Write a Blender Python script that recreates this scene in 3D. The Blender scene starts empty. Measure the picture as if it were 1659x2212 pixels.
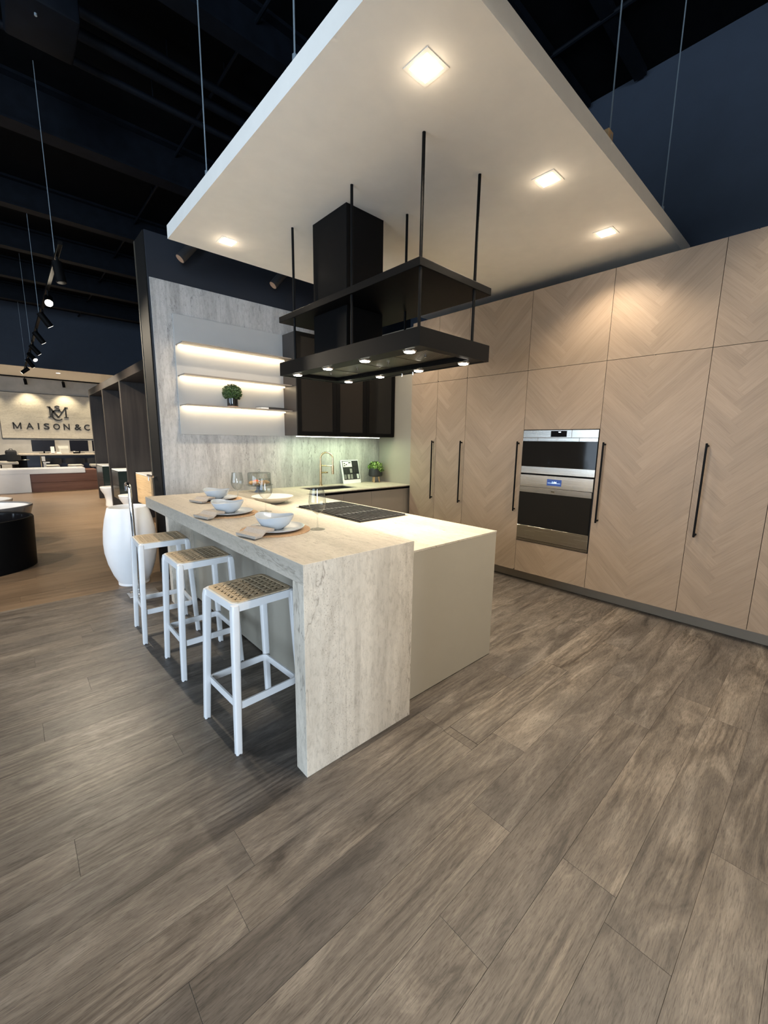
import bpy, bmesh, math, random
from mathutils import Vector, Matrix
R = math.radians
random.seed(7)
sc = bpy.context.scene
COL = sc.collection

# ------------------------------------------------------------------ camera
cam_d = bpy.data.cameras.new('camera'); cam = bpy.data.objects.new('camera', cam_d); COL.objects.link(cam)
yaw, pitch, roll, FPX = R(42.3822), R(-9.7841), R(0.7794), 884.742
fwd = Vector((math.sin(yaw)*math.cos(pitch), math.cos(yaw)*math.cos(pitch), math.sin(pitch)))
rgt = Vector((math.cos(yaw), -math.sin(yaw), 0)); upv = rgt.cross(fwd)
r2 = math.cos(roll)*rgt + math.sin(roll)*upv; u2 = -math.sin(roll)*rgt + math.cos(roll)*upv
M = Matrix((r2, u2, -fwd)).transposed().to_4x4(); M.translation = Vector((-0.8509, -1.4238, 1.5091))
cam.matrix_world = M
cam_d.sensor_fit = 'VERTICAL'; cam_d.sensor_height = 24.0; cam_d.lens = FPX/2212*24.0
cam_d.clip_start = 0.05; cam_d.clip_end = 100
sc.camera = cam

cy = sc.cycles
cy.max_bounces = 6; cy.diffuse_bounces = 4; cy.glossy_bounces = 2; cy.transmission_bounces = 2; cy.transparent_max_bounces = 8
cy.caustics_refractive = False; cy.use_adaptive_sampling = True; cy.adaptive_threshold = 0.08; cy.adaptive_min_samples = 16

# ------------------------------------------------------------------ world, exposure
w = bpy.data.worlds.new('world'); sc.world = w; w.use_nodes = True
bg = w.node_tree.nodes['Background']; bg.inputs[0].default_value = (0.62, 0.78, 1.0, 1); bg.inputs[1].default_value = 0.35
sc.view_settings.view_transform = 'Standard'; sc.view_settings.look = 'None'
sc.view_settings.exposure = 0.8; sc.view_settings.gamma = 1.0; sc.view_settings.use_curve_mapping = False

def area(name, loc, target, sx, sy, power, col):
    d = bpy.data.lights.new(name, 'AREA'); d.shape = 'RECTANGLE'; d.size = sx; d.size_y = sy; d.energy = power; d.color = col
    o = bpy.data.objects.new(name, d); COL.objects.link(o); o.location = loc
    o.rotation_euler = (Vector(target)-Vector(loc)).to_track_quat('-Z', 'Y').to_euler()
    return o
# daylight through the shop front behind and to the left of the camera
area('shopfront_daylight', (-4.0, -6.85, 1.75), (-4.0, 0, 1.75), 1.8, 3.0, 400, (0.66, 0.82, 1.0))
area('side_window_daylight', (-6.35, 1.0, 1.9), (0, 1.0, 1.9), 6.0, 3.2, 200, (0.66, 0.82, 1.0))

WARM = (1.0, 0.83, 0.62)

# ------------------------------------------------------------------ materials
def newmat(name):
    m = bpy.data.materials.new(name); m.use_nodes = True
    nt = m.node_tree; b = nt.nodes['Principled BSDF']
    return m, nt, b
def N(nt, t, **k):
    n = nt.nodes.new(t)
    for a, v in k.items():
        if a.startswith('i_'): n.inputs[a[2:].replace('_', ' ')].default_value = v
        else: setattr(n, a, v)
    return n
def coords(nt, scale=(1, 1, 1), rot=(0, 0, 0), rand=True, kind='Object'):
    tc = N(nt, 'ShaderNodeTexCoord'); mp = N(nt, 'ShaderNodeMapping')
    mp.inputs['Scale'].default_value = scale; last = mp
    if any(rot):
        last = N(nt, 'ShaderNodeMapping'); last.inputs['Rotation'].default_value = rot; nt.links.new(last.outputs[0], mp.inputs['Vector'])
    if rand:
        oi = N(nt, 'ShaderNodeObjectInfo'); ml = N(nt, 'ShaderNodeMath', operation='MULTIPLY'); ml.inputs[1].default_value = 37.0
        nt.links.new(oi.outputs['Random'], ml.inputs[0])
        cb = N(nt, 'ShaderNodeCombineXYZ')
        for i in range(3): nt.links.new(ml.outputs[0], cb.inputs[i])
        ad = N(nt, 'ShaderNodeVectorMath', operation='ADD')
        nt.links.new(tc.outputs[kind], ad.inputs[0]); nt.links.new(cb.outputs[0], ad.inputs[1])
        nt.links.new(ad.outputs[0], last.inputs['Vector'])
    else:
        nt.links.new(tc.outputs[kind], last.inputs['Vector'])
    return mp.outputs[0]
def ramp(nt, fac, stops):
    r = N(nt, 'ShaderNodeValToRGB'); e = r.color_ramp.elements
    e[0].position, e[0].color = stops[0][0], (*stops[0][1], 1); e[1].position, e[1].color = stops[-1][0], (*stops[-1][1], 1)
    for p, c in stops[1:-1]: x = e.new(p); x.color = (*c, 1)
    nt.links.new(fac, r.inputs[0]); return r.outputs[0]
def mix(nt, fac, a, b, mode='MIX'):
    m = N(nt, 'ShaderNodeMix', data_type='RGBA', blend_type=mode)
    for s, v in ((m.inputs[0], fac), (m.inputs[6], a), (m.inputs[7], b)):
        if isinstance(v, (int, float)): s.default_value = v
        elif isinstance(v, tuple): s.default_value = (*v, 1)
        else: nt.links.new(v, s)
    return m.outputs[2]
def bump(nt, b, h, strength=0.1, dist=0.002):
    n = N(nt, 'ShaderNodeBump'); n.inputs['Strength'].default_value = strength; n.inputs['Distance'].default_value = dist
    nt.links.new(h, n.inputs['Height']); nt.links.new(n.outputs[0], b.inputs['Normal'])
def noise(nt, vec, scale, detail=4, rough=0.55, dist=0.0):
    n = N(nt, 'ShaderNodeTexNoise'); n.inputs['Scale'].default_value = scale; n.inputs['Detail'].default_value = detail
    n.inputs['Roughness'].default_value = rough; n.inputs['Distortion'].default_value = dist
    nt.links.new(vec, n.inputs['Vector']); return n.outputs['Fac']

def plain(name, col, rough=0.5, metal=0.0, var=0.06, scale=8.0, spec=0.5, coat=0.0):
    m, nt, b = newmat(name)
    v = coords(nt, rand=False)
    f = noise(nt, v, scale)
    c = ramp(nt, f, [(0.3, tuple(x*(1-var) for x in col)), (0.7, tuple(min(1, x*(1+var)) for x in col))])
    nt.links.new(c, b.inputs['Base Color']); b.inputs['Roughness'].default_value = rough; b.inputs['Metallic'].default_value = metal
    b.inputs['Specular IOR Level'].default_value = spec; b.inputs['Coat Weight'].default_value = coat
    return m
def emit(name, col, s):
    m, nt, b = newmat(name)
    b.inputs['Base Color'].default_value = (*col, 1); b.inputs['Emission Color'].default_value = (*col, 1); b.inputs['Emission Strength'].default_value = s
    return m
def glass(name, tint=(0.95, 0.965, 0.965)):
    """thin clear glass: mostly lets light through, mirrors at grazing angles"""
    m, nt, b = newmat(name)
    tr = N(nt, 'ShaderNodeBsdfTransparent'); gl = N(nt, 'ShaderNodeBsdfGlossy'); gl.inputs['Roughness'].default_value = 0.03
    lw = N(nt, 'ShaderNodeLayerWeight'); lw.inputs['Blend'].default_value = 0.5
    tcol = ramp(nt, lw.outputs['Facing'], [(0.0, tint), (0.75, tuple(x*0.92 for x in tint)), (1.0, (0.72, 0.74, 0.74))])
    nt.links.new(tcol, tr.inputs['Color'])
    mx = N(nt, 'ShaderNodeMixShader'); nt.links.new(ramp(nt, lw.outputs['Facing'], [(0.0, (0.035,)*3), (0.6, (0.07,)*3), (0.88, (0.22,)*3), (1.0, (0.6,)*3)]), mx.inputs[0]); nt.links.new(tr.outputs[0], mx.inputs[1]); nt.links.new(gl.outputs[0], mx.inputs[2])
    nt.links.new(mx.outputs[0], nt.nodes['Material Output'].inputs['Surface']); nt.nodes.remove(b)
    return m
def travertine(name, axis, light=(0.56, 0.50, 0.415), mid=(0.475, 0.42, 0.345), dark=(0.30, 0.255, 0.205), k=1.0, pit=1.0):
    """veins run along axis (0 x, 1 y, 2 z)"""
    m, nt, b = newmat(name)
    s = [5.0*k]*3; s[axis] = 0.7*k
    v = coords(nt, tuple(s), rand=False)
    n1 = noise(nt, v, 1.0, 5, 0.62, 0.8)
    c1 = ramp(nt, n1, [(0.26, tuple(x*0.92 for x in mid)), (0.42, mid), (0.54, light), (0.64, tuple(min(1, x*1.09) for x in light)), (0.78, mid)])
    # soft narrow bands
    s2 = [15.0*k]*3; s2[axis] = 0.8*k
    n2 = noise(nt, coords(nt, tuple(s2), rand=False), 1.0, 4, 0.6, 1.0)
    c2 = mix(nt, ramp(nt, n2, [(0.30, (0.55, 0.55, 0.55)), (0.46, (0, 0, 0))]), c1, tuple(x*0.84 for x in mid))
    # a few thin broken cracks along the veins
    s3 = [2.6*k]*3; s3[axis] = 0.45*k
    n3 = noise(nt, coords(nt, tuple(s3), rand=False), 1.0, 6, 0.60, 0.35)
    a3 = N(nt, 'ShaderNodeMath', operation='SUBTRACT'); nt.links.new(n3, a3.inputs[0]); a3.inputs[1].default_value = 0.47
    a4 = N(nt, 'ShaderNodeMath', operation='ABSOLUTE'); nt.links.new(a3.outputs[0], a4.inputs[0])
    f3 = ramp(nt, a4.outputs[0], [(0.0, (0.85, 0.85, 0.85)), (0.0045, (0, 0, 0))])
    n6 = noise(nt, v, 2.3, 3)
    f3 = mix(nt, 1.0, f3, ramp(nt, n6, [(0.42, (0, 0, 0)), (0.58, (1, 1, 1))]), 'MULTIPLY')
    c3 = mix(nt, f3, c2, tuple(x*0.8 for x in dark))
    # clusters of pits
    s4 = [190.0]*3; s4[axis] = 90.0
    n4 = noise(nt, coords(nt, tuple(s4), rand=False), 1.0, 2, 0.5)
    n5 = noise(nt, v, 1.3, 4)
    f4 = mix(nt, 1.0, ramp(nt, n4, [(0.32, (pit, pit, pit)), (0.40, (0, 0, 0))]), ramp(nt, n5, [(0.46, (0.12, 0.12, 0.12)), (0.60, (0.9, 0.9, 0.9))]), 'MULTIPLY')
    c4 = mix(nt, f4, c3, tuple(x*0.95 for x in dark))
    s7 = [55.0]*3; s7[axis] = 22.0
    n7 = noise(nt, coords(nt, tuple(s7), rand=False), 1.0, 4, 0.7, 0.4)
    c4 = mix(nt, 1.0, c4, ramp(nt, n7, [(0.30, (0.80, 0.79, 0.78)), (0.5, (1, 1, 1)), (0.7, (1.08, 1.08, 1.08))]), 'MULTIPLY')
    nt.links.new(c4, b.inputs['Base Color']); b.inputs['Roughness'].default_value = 0.45
    bump(nt, b, n4, 0.08, 0.001)
    return m
def floor_oak(name, k=1.0):
    m, nt, b = newmat(name)
    c = lambda x, y: coords(nt, (x, y, y), rand=True)
    n1 = noise(nt, c(1.7, 8.5), 1.0, 5, 0.66, 1.8)
    base = ramp(nt, n1, [(0.30, (0.066*k, 0.053*k, 0.043*k)), (0.43, (0.138*k, 0.116*k, 0.097*k)), (0.55, (0.192*k, 0.163*k, 0.137*k)), (0.70, (0.285*k, 0.250*k, 0.212*k))])
    n0 = noise(nt, c(1.6, 4.0), 1.0, 3, 0.55, 0.3)
    base = mix(nt, 1.0, base, ramp(nt, n0, [(0.30, (0.78, 0.78, 0.79)), (0.65, (1.12, 1.10, 1.07))]), 'MULTIPLY')
    # cathedral figure, only in places
    wv = N(nt, 'ShaderNodeTexWave', wave_type='RINGS', rings_direction='X'); wv.inputs['Scale'].default_value = 1.0; wv.inputs['Distortion'].default_value = 9.0; wv.inputs['Detail'].default_value = 3.0; wv.inputs['Detail Scale'].default_value = 0.7
    nt.links.new(c(2.2, 17.0), wv.inputs['Vector'])
    n3 = noise(nt, c(1.3, 5.0), 1.0, 2)
    fig = mix(nt, ramp(nt, n3, [(0.47, (0, 0, 0)), (0.60, (0.85, 0.85, 0.85))]), (1, 1, 1), ramp(nt, wv.outputs['Fac'], [(0.15, (0.66, 0.64, 0.62)), (0.6, (1.07, 1.06, 1.04))]))
    base = mix(nt, 1.0, base, fig, 'MULTIPLY')
    # fine open grain
    n2 = noise(nt, c(24.0, 300.0), 1.0, 3, 0.65, 0.5)
    base = mix(nt, 1.0, base, ramp(nt, n2, [(0.34, (0.60, 0.58, 0.56)), (0.50, (1, 1, 1)), (0.68, (1.16, 1.15, 1.13))]), 'MULTIPLY')
    # knots
    vo = N(nt, 'ShaderNodeTexVoronoi'); vo.inputs['Scale'].default_value = 1.0; nt.links.new(c(1.6, 3.2), vo.inputs['Vector'])
    base = mix(nt, ramp(nt, vo.outputs['Distance'], [(0.0, (0.7, 0.7, 0.7)), (0.10, (0, 0, 0))]), base, (0.05*k, 0.038*k, 0.03*k))
    oi = N(nt, 'ShaderNodeObjectInfo')
    base = mix(nt, 1.0, base, ramp(nt, oi.outputs['Random'], [(0.0, (0.80, 0.80, 0.81)), (1.0, (1.16, 1.15, 1.12))]), 'MULTIPLY')
    nt.links.new(base, b.inputs['Base Color'])
    nt.links.new(ramp(nt, n2, [(0.3, (0.55, 0.55, 0.55)), (0.6, (0.36, 0.36, 0.36))]), b.inputs['Roughness'])
    bump(nt, b, n2, 0.25, 0.0008)
    return m
def wood(name, axis, a, bcol, c, rough=0.4, var=0.22, scale=1.0, figure=True, rot=(0, 0, 0), rand=True, bstr=0.15, contrast=1.0):
    m, nt, b = newmat(name)
    st = [16.0*scale]*3; st[axis] = 0.9*scale
    v = coords(nt, tuple(st), rot, rand)
    n1 = noise(nt, v, 1.0, 6, 0.62, 1.2 if figure else 0.3)
    lo, hi = 0.5-0.22/contrast, 0.5+0.22/contrast
    base = ramp(nt, n1, [(lo, a), (0.5, bcol), (hi, c)])
    st2 = [150.0*scale]*3; st2[axis] = 3.5*scale
    v2 = coords(nt, tuple(st2), rot, rand)
    n2 = noise(nt, v2, 1.0, 3, 0.6, 0.2)
    g = ramp(nt, n2, [(0.30, (0.62, 0.60, 0.58)), (0.52, (1, 1, 1))])
    base = mix(nt, 0.75*min(1, contrast), base, g, 'MULTIPLY')
    if figure:
        st3 = [5.0*scale]*3; st3[axis] = 1.1*scale
        v3 = coords(nt, tuple(st3), rot, rand)
        wv = N(nt, 'ShaderNodeTexNoise'); wv.inputs['Scale'].default_value = 1.0; wv.inputs['Detail'].default_value = 1.5; wv.inputs['Distortion'].default_value = 0.6
        nt.links.new(v3, wv.inputs['Vector'])
        mm = N(nt, 'ShaderNodeMath', operation='MULTIPLY'); nt.links.new(wv.outputs['Fac'], mm.inputs[0]); mm.inputs[1].default_value = 34.0
        fr = N(nt, 'ShaderNodeMath', operation='SINE'); nt.links.new(mm.outputs[0], fr.inputs[0])
        fg = ramp(nt, fr.outputs[0], [(0.0, (1, 1, 1)), (0.75, (1, 1, 1)), (1.0, (0.66, 0.63, 0.60))])
        n5 = noise(nt, v3, 0.9, 2)
        base = mix(nt, ramp(nt, n5, [(0.48, (0, 0, 0)), (0.62, (0.9, 0.9, 0.9))]), base, mix(nt, 1.0, base, fg, 'MULTIPLY'))
    oi = N(nt, 'ShaderNodeObjectInfo')
    tone = ramp(nt, oi.outputs['Random'], [(0.0, (1-var,)*3), (1.0, (1+var*0.6,)*3)])
    base = mix(nt, 1.0, base, tone, 'MULTIPLY')
    nt.links.new(base, b.inputs['Base Color']); b.inputs['Roughness'].default_value = rough
    if bstr: bump(nt, b, n2, bstr, 0.0008)
    return m
def brushed(name, col, rough, axis):
    m, nt, b = newmat(name)
    s = [400.0]*3; s[axis] = 2.0
    v = coords(nt, tuple(s), rand=False); n = noise(nt, v, 1.0, 2)
    nt.links.new(ramp(nt, n, [(0.3, tuple(x*0.9 for x in col)), (0.7, col)]), b.inputs['Base Color'])
    nt.links.new(ramp(nt, n, [(0.3, (rough*0.85,)*3), (0.7, (rough*1.15,)*3)]), b.inputs['Roughness'])
    b.inputs['Metallic'].default_value = 1.0
    b.inputs['Anisotropic'].default_value = 0.7
    return m

MT = dict(
    trav_z=travertine('travertine_vertical', 2), trav_y=travertine('travertine_lengthwise', 1, (0.44, 0.396, 0.325), (0.395, 0.352, 0.287), (0.27, 0.235, 0.185)),
    trav_bar=travertine('travertine_bar_top', 1, (0.44, 0.392, 0.325), (0.40, 0.355, 0.29), (0.27, 0.235, 0.185)),
    wall_stone=travertine('grey_travertine_wall', 2, (0.46, 0.44, 0.415), (0.375, 0.357, 0.335), (0.17, 0.16, 0.148), 1.25, 0.8),
    lobby_stone=travertine('lobby_travertine', 0, (0.56, 0.52, 0.43), (0.50, 0.46, 0.38), (0.36, 0.33, 0.27), 0.6),
    lobby_wall=plain('lobby_plaster', (0.44, 0.43, 0.40), 0.7, var=0.12, scale=3),
    floor_oak=floor_oak('grey_oak_plank', 0.66),
    floor_base=plain('floor_joint', (0.03, 0.025, 0.02), 0.8),
    floor_brown=wood('brown_oak_floor', 0, (0.13, 0.087, 0.054), (0.19, 0.13, 0.082), (0.24, 0.168, 0.108), 0.36, 0.12, figure=False),
    veneer_a=wood('oak_veneer_falling', 1, (0.300, 0.221, 0.155), (0.352, 0.263, 0.188), (0.395, 0.301, 0.219), 0.5, 0.09, 1.4, False, (R(45), 0, 0), True, 0.05, 0.6),
    veneer_b=wood('oak_veneer_rising', 1, (0.300, 0.221, 0.155), (0.352, 0.263, 0.188), (0.395, 0.301, 0.219), 0.5, 0.09, 1.4, False, (R(-45), 0, 0), True, 0.05, 0.6),
    carcass=plain('cabinet_gap', (0.05, 0.035, 0.025), 0.8),
    taupe=plain('taupe_lacquer', (0.31, 0.28, 0.226), 0.45, var=0.015),
    taupe_dark=plain('taupe_lacquer_bronze', (0.27, 0.235, 0.195), 0.45, var=0.015),
    kick=plain('toe_kick', (0.30, 0.255, 0.20), 0.5, var=0.03),
    black=plain('black_powder_coat', (0.0032, 0.0032, 0.0034), 0.5, var=0.05, spec=0.1),
    black_gloss=plain('black_gloss', (0.006, 0.006, 0.007), 0.08, var=0.05, spec=0.6),
    black_matt=plain('black_matt', (0.012, 0.012, 0.013), 0.6),
    ceil=plain('ceiling_black_paint', (0.0012, 0.0016, 0.0024), 0.8, var=0.3, spec=0.08),
    ceil_steel=plain('ceiling_steel_black_paint', (0.0030, 0.0045, 0.0075), 0.6, var=0.3, spec=0.12),
    navy=plain('navy_wall_paint', (0.030, 0.042, 0.064), 0.7, var=0.05),
    navy_dark=plain('dark_navy_header_paint', (0.010, 0.013, 0.020), 0.55, var=0.05),
    white_panel=plain('white_gypsum', (0.92, 0.87, 0.79), 0.75, var=0.02),
    white=plain('white_ceramic', (0.72, 0.73, 0.74), 0.18, var=0.02),
    white_matt=plain('white_resin', (0.72, 0.72, 0.72), 0.4, var=0.02),
    white_metal=plain('white_powder_coat', (0.68, 0.67, 0.66), 0.38, var=0.02),
    steel=brushed('brushed_steel', (0.62, 0.58, 0.52), 0.24, 1),
    steel_dark=brushed('filter_steel', (0.30, 0.28, 0.24), 0.35, 0),
    chrome=plain('chrome', (0.75, 0.74, 0.73), 0.07, 1.0, var=0.02),
    cable=plain('galvanised_cable', (0.35, 0.42, 0.47), 0.4, 0.6),
    brass=plain('brushed_champagne_brass', (0.62, 0.47, 0.28), 0.25, 1.0, var=0.03),
    cane=wood('natural_cane', 1, (0.44, 0.33, 0.20), (0.56, 0.43, 0.275), (0.64, 0.51, 0.34), 0.5, 0.05, 3.0, False),
    mat_weave=wood('woven_seagrass', 2, (0.36, 0.21, 0.105), (0.46, 0.285, 0.155), (0.54, 0.35, 0.2), 0.7, 0.05, 5.0, False),
    linen=plain('taupe_linen', (0.36, 0.31, 0.26), 0.85, var=0.12, scale=120),
    plate=plain('pale_blue_stoneware', (0.46, 0.49, 0.515), 0.16, var=0.02),
    cream_bowl=plain('cream_stoneware', (0.70, 0.66, 0.57), 0.4, var=0.02),
    glass=glass('clear_glass'),
    smoked=None,
    leaf=plain('boxwood_leaf', (0.025, 0.060, 0.010), 0.5, var=0.5, scale=60),
    leaf_light=plain('light_green_leaf', (0.12, 0.20, 0.04), 0.45, var=0.4, scale=50),
    oak_leg=plain('pale_wood_leg', (0.55, 0.36, 0.18), 0.5, var=0.1),
    pastry=plain('baked_pastry', (0.62, 0.33, 0.12), 0.55, var=0.35, scale=30),
    slate=plain('slate_blue_ceramic', (0.12, 0.15, 0.19), 0.4),
    paper=plain('paper', (0.75, 0.73, 0.68), 0.8),
    fin=wood('dark_walnut', 2, (0.013, 0.0105, 0.0095), (0.021, 0.017, 0.0152), (0.030, 0.025, 0.022), 0.4, 0.1, 1.0, False, rand=False),
    walnut=wood('reddish_walnut', 0, (0.10, 0.042, 0.025), (0.14, 0.062, 0.038), (0.18, 0.085, 0.055), 0.4, 0.05, 0.6, False, rand=False),
    ash=wood('pale_ash', 1, (0.55, 0.38, 0.2), (0.62, 0.45, 0.26), (0.68, 0.5, 0.3), 0.45, 0.02, 1.0, False, rand=False),
    green_black=plain('dark_green_lacquer', (0.012, 0.018, 0.017), 0.2),
    navy_desk=plain('navy_desk_panel', (0.008, 0.013, 0.028), 0.35),
    velvet=plain('black_upholstery', (0.010, 0.012, 0.016), 0.8),
    seat_cream=plain('cream_upholstery', (0.55, 0.52, 0.45), 0.8),
    lens=emit('downlight_lens', (1.0, 0.92, 0.80), 22.0),
    hood_lens=emit('hood_lamp_lens', (1.0, 0.95, 0.84), 26.0),
    led_warm=emit('warm_led_strip', (1.0, 0.80, 0.52), 7.0),
    led_green=emit('cool_led_strip', (0.86, 1.0, 0.86), 9.0),
    spot_lens=emit('track_lamp_lens', (1.0, 0.88, 0.68), 60.0),
    spot_lens_dim=emit('track_lamp_lens_side', (1.0, 0.92, 0.78), 5.0),
    lens_off=plain('unlit_copper_lens', (0.45, 0.27, 0.17), 0.4),
    display=emit('blue_display', (0.012, 0.03, 0.11), 1.0), digits=emit('display_digits', (0.55, 0.75, 1.0), 1.6),
    screen=plain('switched_off_screen', (0.008, 0.009, 0.014), 0.2),
)
def smoked():
    m, nt, b = newmat('smoked_glass')
    b.inputs['Base Color'].default_value = (0.013, 0.012, 0.011, 1); b.inputs['Roughness'].default_value = 0.05
    b.inputs['Specular IOR Level'].default_value = 0.32
    return m
MT['smoked'] = smoked()

# ------------------------------------------------------------------ mesh helpers
ORG = {}
class B:
    def __init__(s): s.bm = bmesh.new()
    def box(s, x0, x1, y0, y1, z0, z1, bev=0.0, seg=2):
        x0, x1 = sorted((x0, x1)); y0, y1 = sorted((y0, y1)); z0, z1 = sorted((z0, z1))
        t = bmesh.new(); bmesh.ops.create_cube(t, size=1)
        for v in t.verts: v.co = Vector(((x0+x1)/2+v.co.x*(x1-x0), (y0+y1)/2+v.co.y*(y1-y0), (z0+z1)/2+v.co.z*(z1-z0)))
        if bev: bmesh.ops.bevel(t, geom=list(t.edges), offset=bev, segments=seg, affect='EDGES', profile=0.5)
        s._merge(t); return s
    def _merge(s, t):
        me = bpy.data.meshes.new('tmp'); t.to_mesh(me); t.free(); s.bm.from_mesh(me); bpy.data.meshes.remove(me)
    def cyl(s, p0, p1, r0, r1=None, n=16, caps=True):
        r1 = r0 if r1 is None else r1
        p0, p1 = Vector(p0), Vector(p1); d = p1-p0
        q = d.to_track_quat('Z', 'Y'); a = []; b = []
        for i in range(n):
            c, sn = math.cos(2*math.pi*i/n), math.sin(2*math.pi*i/n)
            a.append(s.bm.verts.new(p0+q@Vector((c*r0, sn*r0, 0)))); b.append(s.bm.verts.new(p1+q@Vector((c*r1, sn*r1, 0))))
        for i in range(n): s.bm.faces.new((a[i], a[(i+1) % n], b[(i+1) % n], b[i]))
        if caps: s.bm.faces.new(list(reversed(a))); s.bm.faces.new(b)
        return s
    def tube(s, pts, r, n=10, caps=True):
        pts = [Vector(p) for p in pts]; rings = []
        rr = r if isinstance(r, (list, tuple)) else [r]*len(pts)
        prev = None
        for i, p in enumerate(pts):
            d = (pts[min(i+1, len(pts)-1)]-pts[max(i-1, 0)]).normalized()
            if prev is None: u = d.orthogonal().normalized()
            else: u = (prev-d*prev.dot(d)).normalized()
            prev = u; v = d.cross(u)
            rings.append([s.bm.verts.new(p+(u*math.cos(2*math.pi*k/n)+v*math.sin(2*math.pi*k/n))*rr[i]) for k in range(n)])
        for a, b in zip(rings, rings[1:]):
            for k in range(n): s.bm.faces.new((a[k], a[(k+1) % n], b[(k+1) % n], b[k]))
        if caps: s.bm.faces.new(list(reversed(rings[0]))); s.bm.faces.new(rings[-1])
        return s
    def lathe(s, c, prof, n=32, close=False, fn=None):
        """prof: (r, z) list, fn(r,z,theta)->(r,z)"""
        c = Vector(c); rings = []
        for (r, z) in prof:
            if r <= 1e-6: rings.append([s.bm.verts.new(c+Vector((0, 0, z)))]); continue
            ring = []
            for k in range(n):
                th = 2*math.pi*k/n; rr, zz = (r, z) if fn is None else fn(r, z, th)
                ring.append(s.bm.verts.new(c+Vector((rr*math.cos(th), rr*math.sin(th), zz))))
            rings.append(ring)
        prs = list(zip(rings, rings[1:]))
        if close: prs.append((rings[-1], rings[0]))
        for a, b in prs:
            for k in range(n):
                k2 = (k+1) % n
                if len(a) == 1 and len(b) == 1: continue
                if len(a) == 1: s.bm.faces.new((a[0], b[k2], b[k]))
                elif len(b) == 1: s.bm.faces.new((a[k], a[k2], b[0]))
                else: s.bm.faces.new((a[k], a[k2], b[k2], b[k]))
        return s
    def prism(s, poly, d):
        """poly: list of 3D points, extruded by vector d"""
        d = Vector(d); a = [s.bm.verts.new(Vector(p)) for p in poly]; b = [s.bm.verts.new(Vector(p)+d) for p in poly]
        n = len(a)
        s.bm.faces.new(a); s.bm.faces.new(list(reversed(b)))
        for i in range(n): s.bm.faces.new((a[(i+1) % n], a[i], b[i], b[(i+1) % n]))
        return s
    def rot(s, m):
        s.bm.transform(m); return s
    def obj(s, name, mat, parent=None, smooth=False, label=None, cat=None, group=None, kind=None, angle=35):
        bmesh.ops.recalc_face_normals(s.bm, faces=list(s.bm.faces))
        me = bpy.data.meshes.new(name)
        if parent is not None: org = ORG[parent.name]
        else:
            xs = [v.co for v in s.bm.verts]
            org = Vector(((min(v.x for v in xs)+max(v.x for v in xs))/2, (min(v.y for v in xs)+max(v.y for v in xs))/2, min(v.z for v in xs)))
        for v in s.bm.verts: v.co -= org
        s.bm.to_mesh(me); s.bm.free()
        me.materials.append(MT[mat] if isinstance(mat, str) else mat)
        if smooth:
            for p in me.polygons: p.use_smooth = True
            me.set_sharp_from_angle(angle=R(angle))
        o = bpy.data.objects.new(name, me); COL.objects.link(o)
        if parent is not None: o.parent = parent
        else: o.location = org
        ORG[o.name] = org
        tag(o, label, cat, group, kind)
        return o
def tag(o, label=None, cat=None, group=None, kind=None):
    for k, v in (('label', label), ('category', cat), ('group', group), ('kind', kind)):
        if v: o[k] = v
    return o
def thing(name, label, cat, loc, group=None, kind=None):
    o = bpy.data.objects.new(name, None); COL.objects.link(o); o.location = loc; o.empty_display_size = 0.1
    ORG[o.name] = Vector(loc); tag(o, label, cat, group, kind); return o
def copy_tree(o, loc=None, rz=None, parent=None):
    c = o.copy(); COL.objects.link(c)
    if parent is not None: c.parent = parent
    if loc is not None: c.location = loc
    if rz is not None: c.rotation_euler[2] = rz
    for ch in list(o.children): copy_tree(ch, parent=c)
    return c
def spot(name, loc, power, size, blend, col, parent=None, radius=0.03, target=None):
    d = bpy.data.lights.new(name, 'SPOT'); d.energy = power; d.spot_size = R(size); d.spot_blend = blend; d.color = col; d.shadow_soft_size = radius
    o = bpy.data.objects.new(name, d); COL.objects.link(o)
    if parent is not None: o.parent = parent; o.location = Vector(loc)-ORG[parent.name]
    else: o.location = loc
    if target is not None: o.rotation_euler = (Vector(target)-Vector(loc)).to_track_quat('-Z', 'Y').to_euler()
    return o
def struct(o, name=None): o['kind'] = 'structure'; return o

# ------------------------------------------------------------------ key dimensions (metres)
BW, BL, BH, BT = 0.663, 2.623, 1.002, 0.0885          # bar
PX, PY, PH = 1.580, 0.088, 0.914                      # peninsula right side, near end, height
XC, XK = 3.206, 3.313                                 # tall cabinet front, toe kick
ZK, ZH, ZT = 0.115, 2.248, 3.015
YW, YC = 3.278, 2.547                                 # stone wall, counter front edge
XS = 3.310                                            # side panel beside the sink counter
CEIL = 4.95
ZP = 3.13                                             # underside of floating panel

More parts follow.
